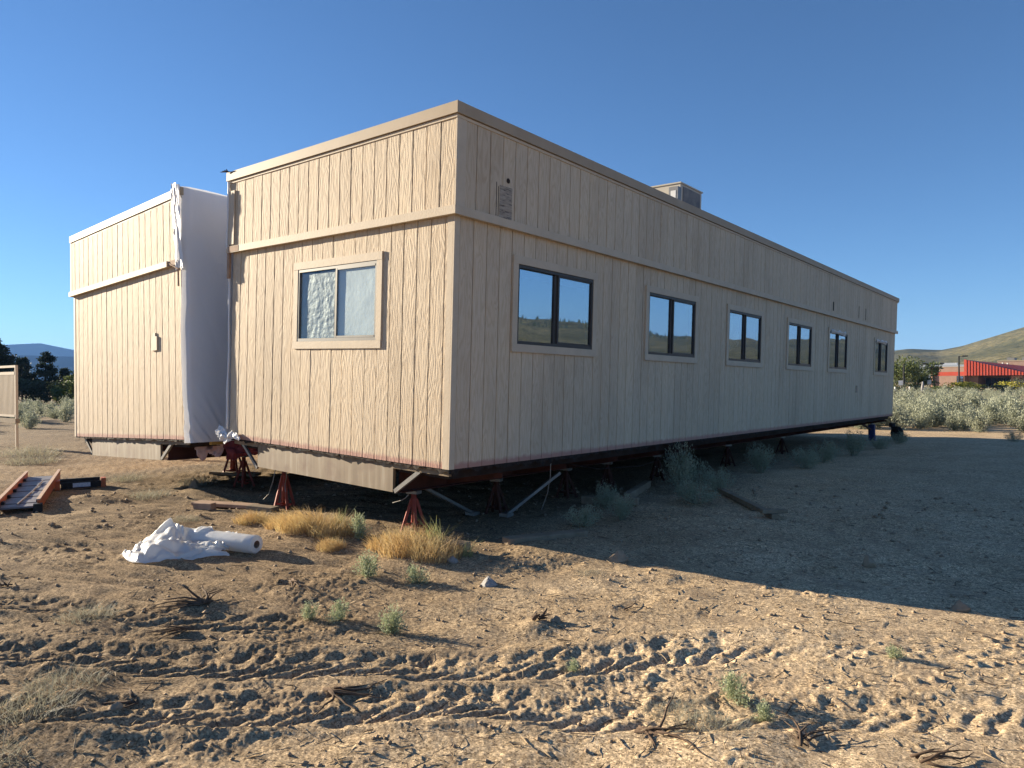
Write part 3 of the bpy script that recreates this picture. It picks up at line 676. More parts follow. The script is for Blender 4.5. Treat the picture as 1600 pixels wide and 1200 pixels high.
jack(-.91, .36, beam_z(-.92, .36, -.38), 'red jack stand behind dry grass under the right end of the near end plate', foot=.14, turn=.2)
jack(-3.50, .38, beam_z(-3.5, .38, -.38), 'red jack stand under the left end of the near end plate', foot=.14, turn=.5)
jack(-.90, 1.75, beam_z(-.92, 1.75, -.38), 'dim red jack stand between the two diagonal steel braces', M_jackd, .15, .3)
for i, (y, lb) in enumerate(((3.3, 'dark jack stand beside the upper end of the pale brace'), (4.4, 'dark jack stand in deep shade left of the tall sagebrush'), (6.0, 'dark jack stand behind the tall sagebrush under the long side'), (9.0, 'dark jack stand behind the middle sagebrush under the long side'), (12.2, 'dark jack stand behind the far sagebrush under the long side'))):
    jack(-.92, y, beam_z(-.92, y, -.38), lb, M_jackd, .15, .3*i)
for y, lb in ((2.6, 'second far-side jack stand seen in the dark under the building'), (6.4, 'third far-side jack stand seen in the dark under the building')):
    jack(-3.52, y, beam_z(-3.52, y, -.38), lb, M_jackd, .15, .2)
jack(-7.3, 1.75, (left_m @ Vector((-2.2, 1.9, -.14))).z, 'red jack stand under the left unit beside the hanging red cloth', foot=.2, turn=.6)
jack(-5.98, 1.2, (left_m @ Vector((-.92, 1.4, -.36))).z, 'thin red jack stand standing in the gap beneath the left unit', foot=.16, turn=.1)
jack(-8.6, 3.4, (left_m @ Vector((-3.5, 3.6, -.36))).z, 'dark jack stand behind the end plate of the left unit', foot=.16, turn=.1)
# blue post at the far end
zb = gz(-.25, 17.9)-.01; bp = empty('screw_jack', (-.25, 17.9, zb)); tag(bp, 'dark blue jack post holding the far end of the near building', 'jack')
hb = beam_z(-.25, 17.9, -.14)-zb
MB().box(-.14, .14, -.14, .14, 0, .02).obj('base_plate', M_blue, bp); MB().box(-.08, .08, -.08, .08, .021, hb*.8).obj('post', M_blue, bp); MB().tube([(0, 0, hb*.8), (0, 0, hb)], .045, 10).obj('screw', M_galv, bp)
MB().bar((-.0, -.09, hb*.55), (-.0, -1.1, hb*.92), .04, .04).obj('brace', M_chas, bp)
# wheel beyond the far end
zw = gz(.35, 19.0); wh = empty('utility_wheel', (.22, 18.9, zw), (0, 0, R(-35))); tag(wh, 'black wheel with upright crank beyond the far corner of the near building', 'wheel'); wh.scale = (.8, .8, .8)
n1_, n2_ = 28, 12; a_, b__ = np.meshgrid(np.linspace(0, 2*math.pi, n1_), np.linspace(0, 2*math.pi, n2_), indexing='ij')
place('tyre', grid_mesh('tyre', np.stack([(.19+.09*np.cos(b__))*np.cos(a_), .10*np.sin(b__), .27+(.19+.09*np.cos(b__))*np.sin(a_)], -1), M_rubber), parent=wh)
MB().tube([(0, -.05, .27), (0, .05, .27)], .13, 16).obj('rim', M_black, wh)
MB().tube([(-.2, 0, .27), (-.24, 0, .62)], .05, 8).box(-.33, -.16, -.06, .06, .50, .66).obj('crank_post', M_black, wh)
MB().tube([(-.2, 0, .62), (-.06, 0, .66), (-.02, 0, .75)], .015, 6).obj('crank_handle', M_black, wh)
# diagonal braces
def brace(a, b, label, mt):
    a = Vector(a); b = Vector(b); root = empty('steel_brace', b); tag(root, label, 'brace', 'diagonal steel braces under the near building')
    MB().bar(a-b, (0, 0, 0), .05, .035).obj('strut', mt, root); MB().box(-.07, .07, -.06, .06, -.02, .02).obj('foot_plate', mt, root)
brace((-1.0, .52, .50), (-1.10, 1.52, gz(-1.1, 1.52)+.02), 'dim steel brace sloping down to the right behind the front jack stand', M_galv)
brace((-.35, 2.35, .50), (-.68, 1.68, gz(-.68, 1.68)+.02), 'pale steel brace sloping down to the left beneath the long side', M_galv)

# ------------------------------------------------------------------ hanging cloth between the units
def cloth(name, loc, w_, h, mt, label, seed, rz):
    n = 30; A, B = np.meshgrid(np.linspace(0, 1, n), np.linspace(0, 1, n), indexing='ij')
    hh = h*(.75+.35*np.sin(A*3.0+seed)); P = np.stack([(A-.5)*w_*(1-.25*B), .05*vn(A*4, B*3, seed)+.06*np.abs(vn(A*8+B*2, B*2, seed+1)), -B*hh+.04*vn(A*5, B*4, seed+2)], -1)
    o_ = place(name, grid_mesh(name, P, mt), loc, (0, 0, rz)); md = o_.modifiers.new('thickness', 'SOLIDIFY'); md.thickness = .012
    tag(o_, label, 'cloth'); return o_
cloth('hanging_cloth', (-5.30, .25, .80), .46, .40, M_pink_cloth, 'pale pink torn insulation cloth hanging in the gap between the units', 3, R(30))
cloth('hanging_cloth', (-4.42, .30, .82), .75, .20, M_red_cloth, 'dark red cloth hanging under the left corner of the near building', 7, R(20))

# ------------------------------------------------------------------ roll of plastic
A0 = Vector((-1.33, -1.31, gz(-1.33, -1.31)+.085)); B0 = Vector((-2.45, -1.62, gz(-2.45, -1.62)+.085))
rl = empty('plastic_film_roll', (A0.x, A0.y, A0.z-.09)); tag(rl, 'roll of white plastic film partly unrolled on the sand', 'plastic roll')
d = (B0-A0); n_seg = 30; ax = d.normalized(); sd = ax.cross(Vector((0, 0, 1))).normalized(); upv = sd.cross(ax)
prof = [(0, .036)]+[(0, .036+.0093*i) for i in range(1, 6)]+[(.006, .087), (.012, .089)]+[(q*.1*d.length, .089) for q in range(1, 11)]+[(d.length, .03)]
P = np.zeros((len(prof), n_seg, 3))
for i, (s, r_) in enumerate(prof):
    for k in range(n_seg):
        t = 2*math.pi*k/n_seg; rr_ = r_*(1+(.012*math.sin(3*t+s*6)+.01*math.sin(s*23+t) if s > .05 else .0)); q = Vector((0, 0, .09))+ax*s+(sd*math.cos(t)+upv*math.sin(t))*rr_; P[i, k] = q
place('roll', grid_mesh('roll', P, M_film, True, True), parent=rl)
mb = MB(); c0 = Vector((0, 0, .09)); mb.tube([c0-ax*.004, c0+ax*.30], .0365, 18, cap=False); mb.tube([c0+ax*.12, c0+ax*.125], .036, 18); mb.obj('cardboard_core', M_bare, rl)
nu, nv = 80, 60; U, V = np.meshgrid(np.linspace(0, 1, nu), np.linspace(0, 1, nv), indexing='ij')
cu = [0, .33, .66, 1]; bk = np.array([(-2.75, -1.80), (-2.40, -1.58), (-2.0, -1.47), (-1.62, -1.38)]); frn = np.array([(-2.42, -2.16), (-1.85, -2.23), (-1.55, -1.98), (-1.42, -1.60)])
bx = np.interp(U, cu, bk[:, 0]); by = np.interp(U, cu, bk[:, 1]); fx_ = np.interp(U, cu, frn[:, 0]); fy_ = np.interp(U, cu, frn[:, 1])
X_ = bx*(1-V)+fx_*V; Y_ = by*(1-V)+fy_*V
pk = np.clip(1-np.abs(U-.26-.12*V)/.24, 0, 1)**1.1*np.clip(1-np.abs(V-.28)/.5, 0, 1); pk2 = np.clip(1-np.abs(U-.55+.25*(V-.5))/.13, 0, 1)*np.clip(1-np.abs(V-.55)/.45, 0, 1)
Zs = .19*pk+.10*pk2+.075*np.abs(vn(U*6+V*2, V*4, 5))+.045*np.abs(vn(U*11-V*5, V*8+U*3, 6))+.02*np.abs(vn(U*23+V*9, V*15, 12))+.10*(1-V)**3*smooth(.2, .5, U)
Zs *= smooth(0, .06, U)*.9+.1; edge = smooth(1.0, .9, V)*.85+.15; Zs = Zs*edge+.008
X_ = X_+.05*vn(U*5, V*5, 7)-.10*pk; Y_ = Y_+.05*vn(U*5, V*5, 8)+.12*pk
gzz = ground_h(X_.ravel(), Y_.ravel()).reshape(X_.shape)
place('loose_sheet', grid_mesh('loose_sheet', np.stack([X_-A0.x, Y_-A0.y, gzz+Zs-(A0.z-.09)], -1), M_film, False), parent=rl)

# ------------------------------------------------------------------ ladder-like ramp and bar on the left
pa, pb = Vector((-5.9, -2.03, 0)), Vector((-8.8, -.85, 0)); dv = (pb-pa); LL = dv.length; ang = math.atan2(dv.y, dv.x)
rp = empty('loading_ramp', (pa.x, pa.y, gz(pa.x, pa.y)+.02), (0, R(-1.2), ang)); tag(rp, 'orange railed folding ramp with grey deck lying on the sand at left', 'ramp')
for s in (-1, 1):
    MB().box(0, LL, s*.23-.012, s*.23+.012, .0, .15).obj('rail', M_orange, rp); MB().box(0, LL, s*.23-.022, s*.23+.022, .1505, .165).obj('rail_cap', M_pale_rail, rp)
    MB().box(-.07, .01, s*.23-.05, s*.23+.05, -.02, .11).obj('end_foot', M_black, rp)
npl = 11
for k in range(npl):
    x0 = .06+k*(LL-.1)/npl; MB().box(x0, x0+(LL-.1)/npl-.03, -.215, .215, .045, .068+.006*(k % 2)).obj('deck_panel', M_deck, rp)
for k in range(1, npl, 2):
    for s in (-1, 1): MB().box(.06+k*(LL-.1)/npl-.05, .06+k*(LL-.1)/npl+.05, s*.195-.018, s*.195+.018, .075, .11).obj('hinge', M_black, rp)
MB().tube([(.15, .02, .09), (LL*.4, -.03, .085), (LL*.75, -.06, .09)], .010, 6).obj('pull_rod', M_galv, rp)
bl_ = empty('equipment_bar', (-7.80, -.62, gz(-7.80, -.62)+.02), (0, 0, R(72))); bl_.scale = (.58, .6, .75); tag(bl_, 'black twin bar with a pale label lying beside the orange ramp', 'bar')
MB().box(-.48, .48, -.16, -.10, .02, .15).obj('front_bar', M_black, bl_); MB().box(-.50, .46, .06, .12, .10, .21).obj('rear_bar', M_black, bl_)
MB().box(.48, .60, -.17, .14, .0, .20).obj('end_block', M_orange, bl_); MB().box(-.62, -.50, -.17, .14, .0, .20).obj('end_block', M_orange, bl_)
MB().box(-.20, .22, -.1635, -.1605, .04, .13).obj('label_plate', mottled('blue_label', (.30, .38, .50), (.68, .70, .72), 30, .5, 0), bl_)
MB().box(-.45, .45, -.10, .06, .0, .06).obj('tray', M_bare, bl_)
# slatted panel on legs
sp_ = empty('slatted_panel', (-16.9, 1.0, gz(-16.9, 1.0)), (0, 0, R(3))); tag(sp_, 'tall beige slatted panel on thin legs at the far left edge', 'panel')
Wd = 2.1
MB().box(-.03, .03, -.03, .03, 0, 2.22).obj('leg', M_trim, sp_); MB().box(-Wd-.03, -Wd+.03, -.03, .03, 0, 2.10).obj('leg', M_trim, sp_)
MB().box(-Wd, .0, -.02, .02, 2.16, 2.22).obj('top_rail', M_trim, sp_); MB().box(-Wd+.031, -.031, -.035, .03, 1.97, 2.05).obj('rail', M_trim, sp_); MB().box(-Wd+.031, -.031, -.035, .03, .86, .92).obj('rail', M_trim, sp_)
MB().box(-Wd-.05, .06, -.05, .05, .70, .82).obj('shelf_beam', M_lum, sp_)
MB().box(-Wd+.031, -.031, .0, .012, .92, 1.97).obj('back_panel', M_lum, sp_)
sm = MB().box(-.022, .022, -.03, -.003, .92, 1.97).mesh('slat', M_trim)
for k in range(24): place('slat', sm, (-Wd+.07+k*(Wd-.14)/23, 0, 0), (0, 0, 0), sp_)

# ------------------------------------------------------------------ timber
def timber(a, b, w_, h, label, mt=M_lum, lift=0):
    a = Vector((*a, 0)); b = Vector((*b, 0)); a.z = gz(a.x, a.y)+h/2+lift; b.z = gz(b.x, b.y)+h/2+lift
    root = MB(); root.bar(Vector((0, 0, 0)), b-a, w_, h); o_ = root.obj('timber', mt); o_.location = a
    bv = o_.modifiers.new('bevel', 'BEVEL'); bv.width = .006; tag(o_, label, 'timber'); return o_
timber((.42, 5.35), (1.95, 3.62), .09, .07, 'long dark timber lying out from the tall sagebrush into the shade')
timber((1.80, 3.55), (2.02, 3.80), .07, .05, 'short broken timber lying across the end of the long dark timber', lift=.06)
timber((-4.75, -.22), (-3.75, .10), .18, .05, 'sunlit plank lying under the left corner of the near building', M_bare)
timber((-4.35, -.42), (-4.05, -.33), .10, .09, 'short wood block at the near end of the sunlit plank', M_bare)
timber((-3.75, .02), (-3.35, .15), .16, .06, 'small flat plank beside the left red jack stand', M_lum, .0)
timber((-.35, -.28), (.35, -.12), .16, .08, 'weathered plank half buried in the dry golden grass', M_lum, .02)
timber((.35, .45), (.70, 1.35), .15, .07, 'shaded plank at the shadow edge right of the dry grass')
timber((-.45, 3.0), (.25, 3.3), .12, .10, 'dim timber lying behind the low sagebrush under the long side')
timber((-.1, 3.6), (-.55, 5.0), .10, .10, 'dim timber lying deeper behind the low sagebrush')
timber((-7.6, 1.5), (-6.9, 2.0), .3, .05, 'flat wood pad under the red jack stand of the left unit', M_lum)

# ------------------------------------------------------------------ rocks
def rock(x, y, s, label, mt, seed, flat=.7):
    bm = bmesh.new(); bmesh.ops.create_icosphere(bm, subdivisions=3, radius=1); r_ = random.Random(seed)
    pl = [(Vector((math.cos(a_), math.sin(a_), r_.uniform(.25, 1.3))).normalized(), r_.uniform(.45, .8)) for a_ in [r_.uniform(0, 6.28) for _ in range(12)]]
    for v in bm.verts:
        for n_, dd in pl:
            k = v.co.dot(n_)-dd
            if k > 0: v.co -= n_*k*.92
        v.co += Vector((r_.gauss(0, .012), r_.gauss(0, .012), r_.gauss(0, .012)))
        v.co = Vector((v.co.x*s, v.co.y*s*.72, (v.co.z+.22*v.co.x)*s*flat))
    me = bpy.data.meshes.new('rock'); bm.to_mesh(me); bm.free(); me.materials.append(mt)
    return tag(place('rock', me, (x, y, gz(x, y)+s*flat*.45), (0, 0, r_.uniform(0, 6))), label, 'rock')
rock(1.13, -.68, .105, 'pale grey angular rock on the sand before the shadow edge', M_rock, 33, .62)
rock(-6.3, .55, .13, 'brown rock standing on the dirt left of the near building', M_rock2, 9, 1.0)
rock(1.55, .62, .12, 'rounded rock half buried in the shade behind the grey rock', M_rock2, 12)
rock(.45, -.42, .06, 'small pale stone beside the right end of the dry grass', M_rock, 15)
rock(4.2, .98, .07, 'dark lump of rock at the shadow edge far right', M_rock2, 17, .8)
rock(3.35, 2.0, .08, 'small pointed rock in the shaded dirt', M_rock2, 19, 1.1)
rock(2.07, -1.05, .05, 'dirt lump with a raised edge beside the small stump', M_rock2, 23, .7)
rock(1.15, -3.55, .045, 'smooth brownish stone among twigs in the foreground', M_rock2, 27, .6)
# ------------------------------------------------------------------ vegetation
def leaf_cloud(base, dirs, ln, wd, r_):
    """two-triangle leaves: base Nx3, dirs Nx3"""
    n = len(base); sd = np.cross(dirs, r_.normal(size=(n, 3))); sd /= np.linalg.norm(sd, axis=1)[:, None]+1e-9
    ln = np.asarray(ln).reshape(-1, 1); wd = np.asarray(wd).reshape(-1, 1)
    a = base; b = base+dirs*ln*.55+sd*wd*.5; c = base+dirs*ln; d_ = base+dirs*ln*.55-sd*wd*.5
    return np.stack([a, b, c, d_], 1).reshape(-1, 3), np.arange(4*n).reshape(n, 4)
def sage_mesh(name, seed, n_st, n_lf, ln, wd, mt, spread=1.0, hgt=1.0, stemr=.006, bare=.25):
    r_ = np.random.default_rng(seed); vs = []; fs = []; nvt = 0; mb = MB(); pos = []; dr = []
    lobes = [(r_.uniform(0, 6.28), r_.uniform(.2, .9), r_.uniform(.65, 1.05)) for _ in range(7)]
    for i in range(n_st):
        la, lr, lh = lobes[i % 7]; a = la+r_.normal()*.45; rad = np.clip(lr+r_.normal()*.22, .03, 1.05)*.55*spread
        h = hgt*lh*(1-.45*(rad/(.6*spread))**2)*r_.uniform(.72, 1.08)
        p0 = np.array([.05*np.cos(a), .05*np.sin(a), 0]); p2 = np.array([rad*np.cos(a), rad*np.sin(a), h]); p1 = np.array([rad*.75*np.cos(a), rad*.75*np.sin(a), h*.38])
        t = np.linspace(0, 1, 6)[:, None]; c = p0*(1-t)**2+2*p1*t*(1-t)+p2*t*t
        if i % 2 == 0: mb.tube(c.tolist(), [stemr*(1-.8*q) for q in np.linspace(0, 1, 6)], 3, False)
        tt = bare+(1-bare)*r_.random(n_lf)**.75; tt = tt[:, None]
        pc = p0*(1-tt)**2+2*p1*tt*(1-tt)+p2*tt*tt; tang = 2*(1-tt)*(p1-p0)+2*tt*(p2-p1); tang /= np.linalg.norm(tang, axis=1)[:, None]
        off = r_.normal(size=(n_lf, 3)); dd = tang*.9+off*.75; dd[:, 2] += .25; dd /= np.linalg.norm(dd, axis=1)[:, None]
        pos.append(pc+off*.035*hgt); dr.append(dd)
    pos = np.vstack(pos); dr = np.vstack(dr); k = len(pos)
    v, f = leaf_cloud(pos, dr, ln*r_.uniform(.6, 1.3, k), wd*r_.uniform(.7, 1.2, k), r_)
    sv = np.array(mb.v); sf = np.array(mb.f)
    return np_mesh(name, np.vstack([sv, v]), np.vstack([sf, f+len(sv)]), mt)
def grass_mesh(name, seed, n_bl, hgt, rad, mt, wd=.004, lean=.35, wind=(.25, .05)):
    r_ = np.random.default_rng(seed); a = r_.uniform(0, 6.28, n_bl); q = rad*np.sqrt(r_.random(n_bl)); x = q*np.cos(a); y = q*np.sin(a)
    h = hgt*r_.uniform(.45, 1.1, n_bl)*(1-.45*(q/rad)**2); dx = r_.normal(size=n_bl)*lean+wind[0]+.5*np.cos(a)*q/rad*lean; dy = r_.normal(size=n_bl)*lean+wind[1]+.5*np.sin(a)*q/rad*lean
    ww = wd*r_.uniform(.6, 1.3, n_bl); s = r_.uniform(0, 6.28, n_bl); vs = []
    for t, k in ((0, 1), (.5, .8), (1, .15)):
        for sg in (-1, 1):
            vs.append(np.stack([x+dx*h*t*t+sg*ww*k*np.cos(s), y+dy*h*t*t+sg*ww*k*np.sin(s), h*t*(1-.12*t)], 1))
    v = np.stack(vs, 1).reshape(-1, 3); b = np.arange(n_bl)[:, None]*6
    f = np.concatenate([b+np.array([0, 1, 3, 2]), b+np.array([2, 3, 5, 4])]); return np_mesh(name, v, f, mt)
SG = [sage_mesh('sagebrush', 100+i, 70, 34, .060, .020, M_sage_b, bare=.3) for i in range(3)]
SGF = [sage_mesh('sagebrush', 120+i, 46, 26, .085, .035, M_sage, stemr=.009, bare=.15) for i in range(4)]
SEED = [sage_mesh('seedling', 140+i, 46, 24, .10, .034, M_seed, .9, 1.0, .005, .1) for i in range(2)]
def shrub(name, me, x, y, s, label, cat='shrub', group=None, hz=1.0, rz=None, sink=.02):
    return tag(place(name, me, (x, y, gz(x, y)-sink), (0, 0, rng.uniform(0, 6.28) if rz is None else rz), None, (s, s, s*hz)), label, cat, group)
for i, (x, y, s, hz, lb) in enumerate([
    (.42, 1.72, .46, .8, 'low grey-green sagebrush in the shade just right of the shaded plank'), (.50, 2.45, .44, .9, 'low sagebrush in front of the dim timbers'), (-.02, 2.95, .40, 1.1, 'small sagebrush close to the long side behind the low ones'),
    (.72, 4.05, .60, .75, 'broad low sagebrush at the foot of the tall one by the timber'), (.12, 4.75, .70, 1.25, 'tallest grey sagebrush beside the long dark timber'), (.55, 5.2, .5, .9, 'sagebrush right of the tallest one behind the timber'), (-.15, 5.9, .55, 1.15, 'upright sagebrush with one pale plume under the long side'),
    (.1, 8.1, .78, .85, 'rounded bushy sagebrush under the third window'), (.42, 9.6, .70, .75, 'sagebrush between the rounded one and the far pair'), (.35, 10.9, .85, .78, 'wide sagebrush under the fourth window'), (.40, 13.3, .90, .8, 'far sagebrush under the fifth window'), (.5, 15.4, .6, .7, 'small far sagebrush in front of the blue jack post'), (.55, 17.3, .7, .65, 'low sagebrush in front of the black wheel'),
    (5.1, 10.2, .55, .7, 'lone dim sagebrush at the right edge of the shaded dirt'), (4.5, 19.9, .6, .7, 'dark sagebrush on the far shadow line at right'), (3.0, 20.6, .6, .7, 'dark sagebrush on the far shadow line near the middle of the field')]):
    shrub('sagebrush', SG[i % 3], x, y, s*.86, lb, group='sagebrush growing along the shaded side', hz=hz)
for i, (x, y, s, lb) in enumerate([(.17, -1.15, .26, 'round pale green seedling in front of the dry grass, left of a pair'), (.60, -1.0, .21, 'pale green seedling right of the round one before the dry grass'), (.70, -2.10, .15, 'left smaller seedling of the low pair on open sand'), (.86, -1.98, .19, 'right taller seedling of the low pair on open sand'), (1.31, -1.87, .22, 'seedling on open sand above the tyre tracks'),
    (3.50, -1.42, .20, 'pale seedling on bright sand at right'), (3.70, -1.52, .13, 'tiny seedling right of the pale one'), (4.05, -.35, .12, 'faint seedling beside the row of tread pits at right'), (2.62, -1.62, .10, 'tiny sprout in the tyre track below the stump'), (-1.02, -.30, .22, 'spindly green plant before the end plate of the near building')]):
    shrub('seedling', SEED[i % 2], x, y, s, lb, 'plant', 'green seedlings on the sand', hz=1.6 if i == 9 else .95)
DG = [grass_mesh('dry_grass_clump', 200+i, 900, .26, .26, M_dry, .0028) for i in range(2)]
DGs = grass_mesh('dry_grass_clump', 210, 260, .16, .18, M_dry, .003, .5)
PG = grass_mesh('pale_grass_clump', 211, 420, .13, .22, leaf_mat('pale_dead_grass', (.26, .24, .17), (.38, .36, .27), .3, 6), .0018, .8, (.1, 0))
GG = grass_mesh('green_grass_clump', 212, 60, .45, .10, M_green_grass, .0045, .28, (.35, .25))
for i, (x, y, s, lb) in enumerate([(-.12, -.42, 1.15, 'large golden dry grass clump in front of the right red jack stand'), (.22, -.40, .95, 'golden dry grass clump right of the large one'), (-.45, -.38, .85, 'golden dry grass at the left foot of the right jack stand'), (-1.75, -.50, 1.1, 'golden dry grass clump in front of the end plate'), (-1.38, -.42, .95, 'dry grass clump right of the one before the end plate'), (-2.2, -.42, .9, 'reddish dry grass beside the left red jack stand'), (-.95, -.72, .55, 'small orange dry grass tuft between the two golden clumps'), (-2.9, -.45, .8, 'faded grass in front of the sunlit plank')]):
    shrub('dry_grass', DG[i % 2], x, y, s, lb, 'grass clump', 'golden dry grass clumps')
for i, (x, y, s, lb) in enumerate([(.0, -.2, 1.0, 'tall thin green grass stems rising from the golden grass'), (-1.35, -.3, .8, 'thin green stems in the dry grass before the end plate'), (.42, -.2, .55, 'short yellow-green grass at the shadow edge')]):
    shrub('green_grass', GG, x, y, s, lb, 'grass clump')
for i, (x, y, s, lb) in enumerate([(3.56, -1.85, .9, 'pale dead grass clump in the right foreground'), (3.95, -2.25, .9, 'pale dead grass at the bottom edge right'), (3.3, -1.7, .8, 'thin pale grass left of the dead clump'), (.92, -3.88, 1.0, 'pale grey dead bush in the lower left corner'), (.62, -3.62, .9, 'pale dead grass above the grey bush in the lower left'), (1.32, -4.2, 1.0, 'pale dead grass at the bottom left corner'), (-.5, -3.1, .9, 'faint dead grass patch on the left sand'), (-14.5, .6, 3.0, 'pale dead grass by the legs of the slatted panel'), (-13.0, .2, 2.4, 'pale dead grass right of the slatted panel legs'), (-5.9, -.35, 1.4, 'pale yellow grass left of the brown rock'), (-3.6, -.95, .9, 'yellow-green grass above the plastic roll'), (-8.3, .3, 1.6, 'yellow grass behind the orange ramp'), (1.62, .05, .5, 'little dry stalks at the shadow corner'), (-6.9, .9, 1.5, 'yellow grass under the gap between the units')]):
    shrub('dead_grass', PG, x, y, s, lb, 'grass clump')
# dead branches and roots
def root_thing(x, y, L_, n_, seed, label, rz, thick=.014, rise=.10):
    r_ = random.Random(seed); mb = MB()
    for k in range(n_):
        a = r_.gauss(0, .38); l = L_*r_.uniform(.5, 1); p = Vector((r_.uniform(0, .08), r_.uniform(-.03, .03), .01)); pts = [p]; dirv = Vector((math.cos(a), math.sin(a), r_.uniform(.0, rise*4)))
        for j in range(5):
            dirv = (dirv+Vector((r_.gauss(0, .25), r_.gauss(0, .25), r_.gauss(-.12, .15)))).normalized(); p = p+dirv*l/5; p.z = max(p.z, .004); pts.append(p.copy())
        t0 = thick*r_.uniform(.35, 1); mb.tube(pts, [t0*(1-.16*j) for j in range(6)], 5)
    o_ = mb.obj('dead_branch', M_twig, None, True, (x, y, gz(x, y)+.004), (0, 0, rz)); return tag(o_, label, 'dead branch')
root_thing(-.02, -2.45, .42, 26, 1, 'dark clump of dead root fibres on the sand left of centre', R(205), .012, .12)
root_thing(1.15, -3.42, .36, 4, 2, 'dark bent twig with an upturned end in the left foreground', R(200), .013, .04)
root_thing(1.75, -2.72, .45, 6, 3, 'dark dead branch across the tyre track in the foreground', R(25), .011, .02)
root_thing(1.95, -1.17, .12, 7, 4, 'small dark stump fragment on the sand near the centre', R(80), .020, .5)
root_thing(3.28, -2.05, .40, 16, 5, 'tangled brown roots in the right foreground', R(10), .010, .06)
root_thing(4.35, -1.55, .30, 8, 6, 'pale twig heap at the lower right', R(40), .009, .15)
root_thing(3.95, -1.75, .35, 9, 7, 'dry twigs scattered left of the twig heap at lower right', R(100), .008, .08)
root_thing(-.25, -1.62, .7, 5, 8, 'long thin dead branch right of the plastic roll', R(330), .012, .05)
root_thing(.35, -2.75, .35, 10, 9, 'dark brushy twigs in the left track', R(230), .007, .12)
root_thing(-1.8, -3.2, .35, 8, 10, 'dark dead twigs on the sand at the left edge', R(190), .009, .1)
root_thing(2.35, -.62, .3, 3, 11, 'thin curved twig near the shadow edge', R(70), .007, .05)
# small litter: pebbles, twigs
def scatter_stuff():
    r_ = np.random.default_rng(5)
    n = 8000; rad = 2.4+10*r_.random(n)**1.3; a = YAW+r_.uniform(-.75, .75, n); x = CAM.x+rad*np.sin(a); y = CAM.y+rad*np.cos(a)
    z = ground_h(x, y); s = .0022+.010*r_.random(n)**6*(1+rad*.12); s *= (.7+.06*rad)
    oc = np.array([(1, 0, 0), (-1, 0, 0), (0, 1, 0), (0, -1, 0), (0, 0, 1), (0, 0, -1)], float); of = np.array([(0, 2, 4), (2, 1, 4), (1, 3, 4), (3, 0, 4), (2, 0, 5), (1, 2, 5), (3, 1, 5), (0, 3, 5)])
    j = oc[None]*(1+.45*r_.normal(size=(n, 6, 1)).clip(-1, 1))*s[:, None, None]*np.array([1.2, 1, .8])
    th_ = r_.uniform(0, 6.28, n); c, s_ = np.cos(th_)[:, None], np.sin(th_)[:, None]
    v = np.stack([j[..., 0]*c-j[..., 1]*s_+x[:, None], j[..., 0]*s_+j[..., 1]*c+y[:, None], j[..., 2]+z[:, None]+s[:, None]*.3], -1)
    f = of[None]+np.arange(n)[:, None, None]*6
    tag(place('pebbles', np_mesh('pebbles', v.reshape(-1, 3), f.reshape(-1, 3), M_rock2)), 'small pebbles and clods strewn over the sand', 'pebbles', kind='stuff')
    for nm, cnt, mt, lb, lo, hi in (('dry_litter', 2000, M_straw, 'pale straw bits strewn over the sand', .03, .12), ('twig_litter', 1000, M_twig, 'dark twig bits strewn over the sand', .03, .16)):
        rad = 2.4+8*r_.random(cnt)**1.3; a = YAW+r_.uniform(-.75, .75, cnt); x = CAM.x+rad*np.sin(a); y = CAM.y+rad*np.cos(a)
        l = lo+(hi-lo)*r_.random(cnt)**2; t = r_.uniform(0, 6.28, cnt); w_ = .0014+.0016*r_.random(cnt)
        x2 = x+l*np.cos(t); y2 = y+l*np.sin(t); z1_ = ground_h(x, y)+.004; z2_ = ground_h(x2, y2)+.004+.03*r_.random(cnt)**3
        xm = (x+x2)/2+.12*l*r_.normal(size=cnt); ym = (y+y2)/2+.12*l*r_.normal(size=cnt); zm = np.maximum(ground_h(xm, ym)+.004, (z1_+z2_)/2)
        nx, ny = -np.sin(t)*w_, np.cos(t)*w_; V_ = []
        for X, Yv, Zv, k in ((x, y, z1_, 1), (xm, ym, zm, 1), (x2, y2, z2_, .4)):
            V_ += [np.stack([X+nx*k, Yv+ny*k, Zv], 1), np.stack([X, Yv, Zv+w_*1.8*k], 1), np.stack([X-nx*k, Yv-ny*k, Zv], 1)]
        v = np.stack(V_, 1).reshape(-1, 3); b = np.arange(cnt)[:, None]*9
        f = np.concatenate([b+np.array(q) for q in ([0, 1, 4, 3], [1, 2, 5, 4], [3, 4, 7, 6], [4, 5, 8, 7])])
        tag(place(nm, np_mesh(nm, v, f, mt)), lb, 'litter', kind='stuff')
scatter_stuff()
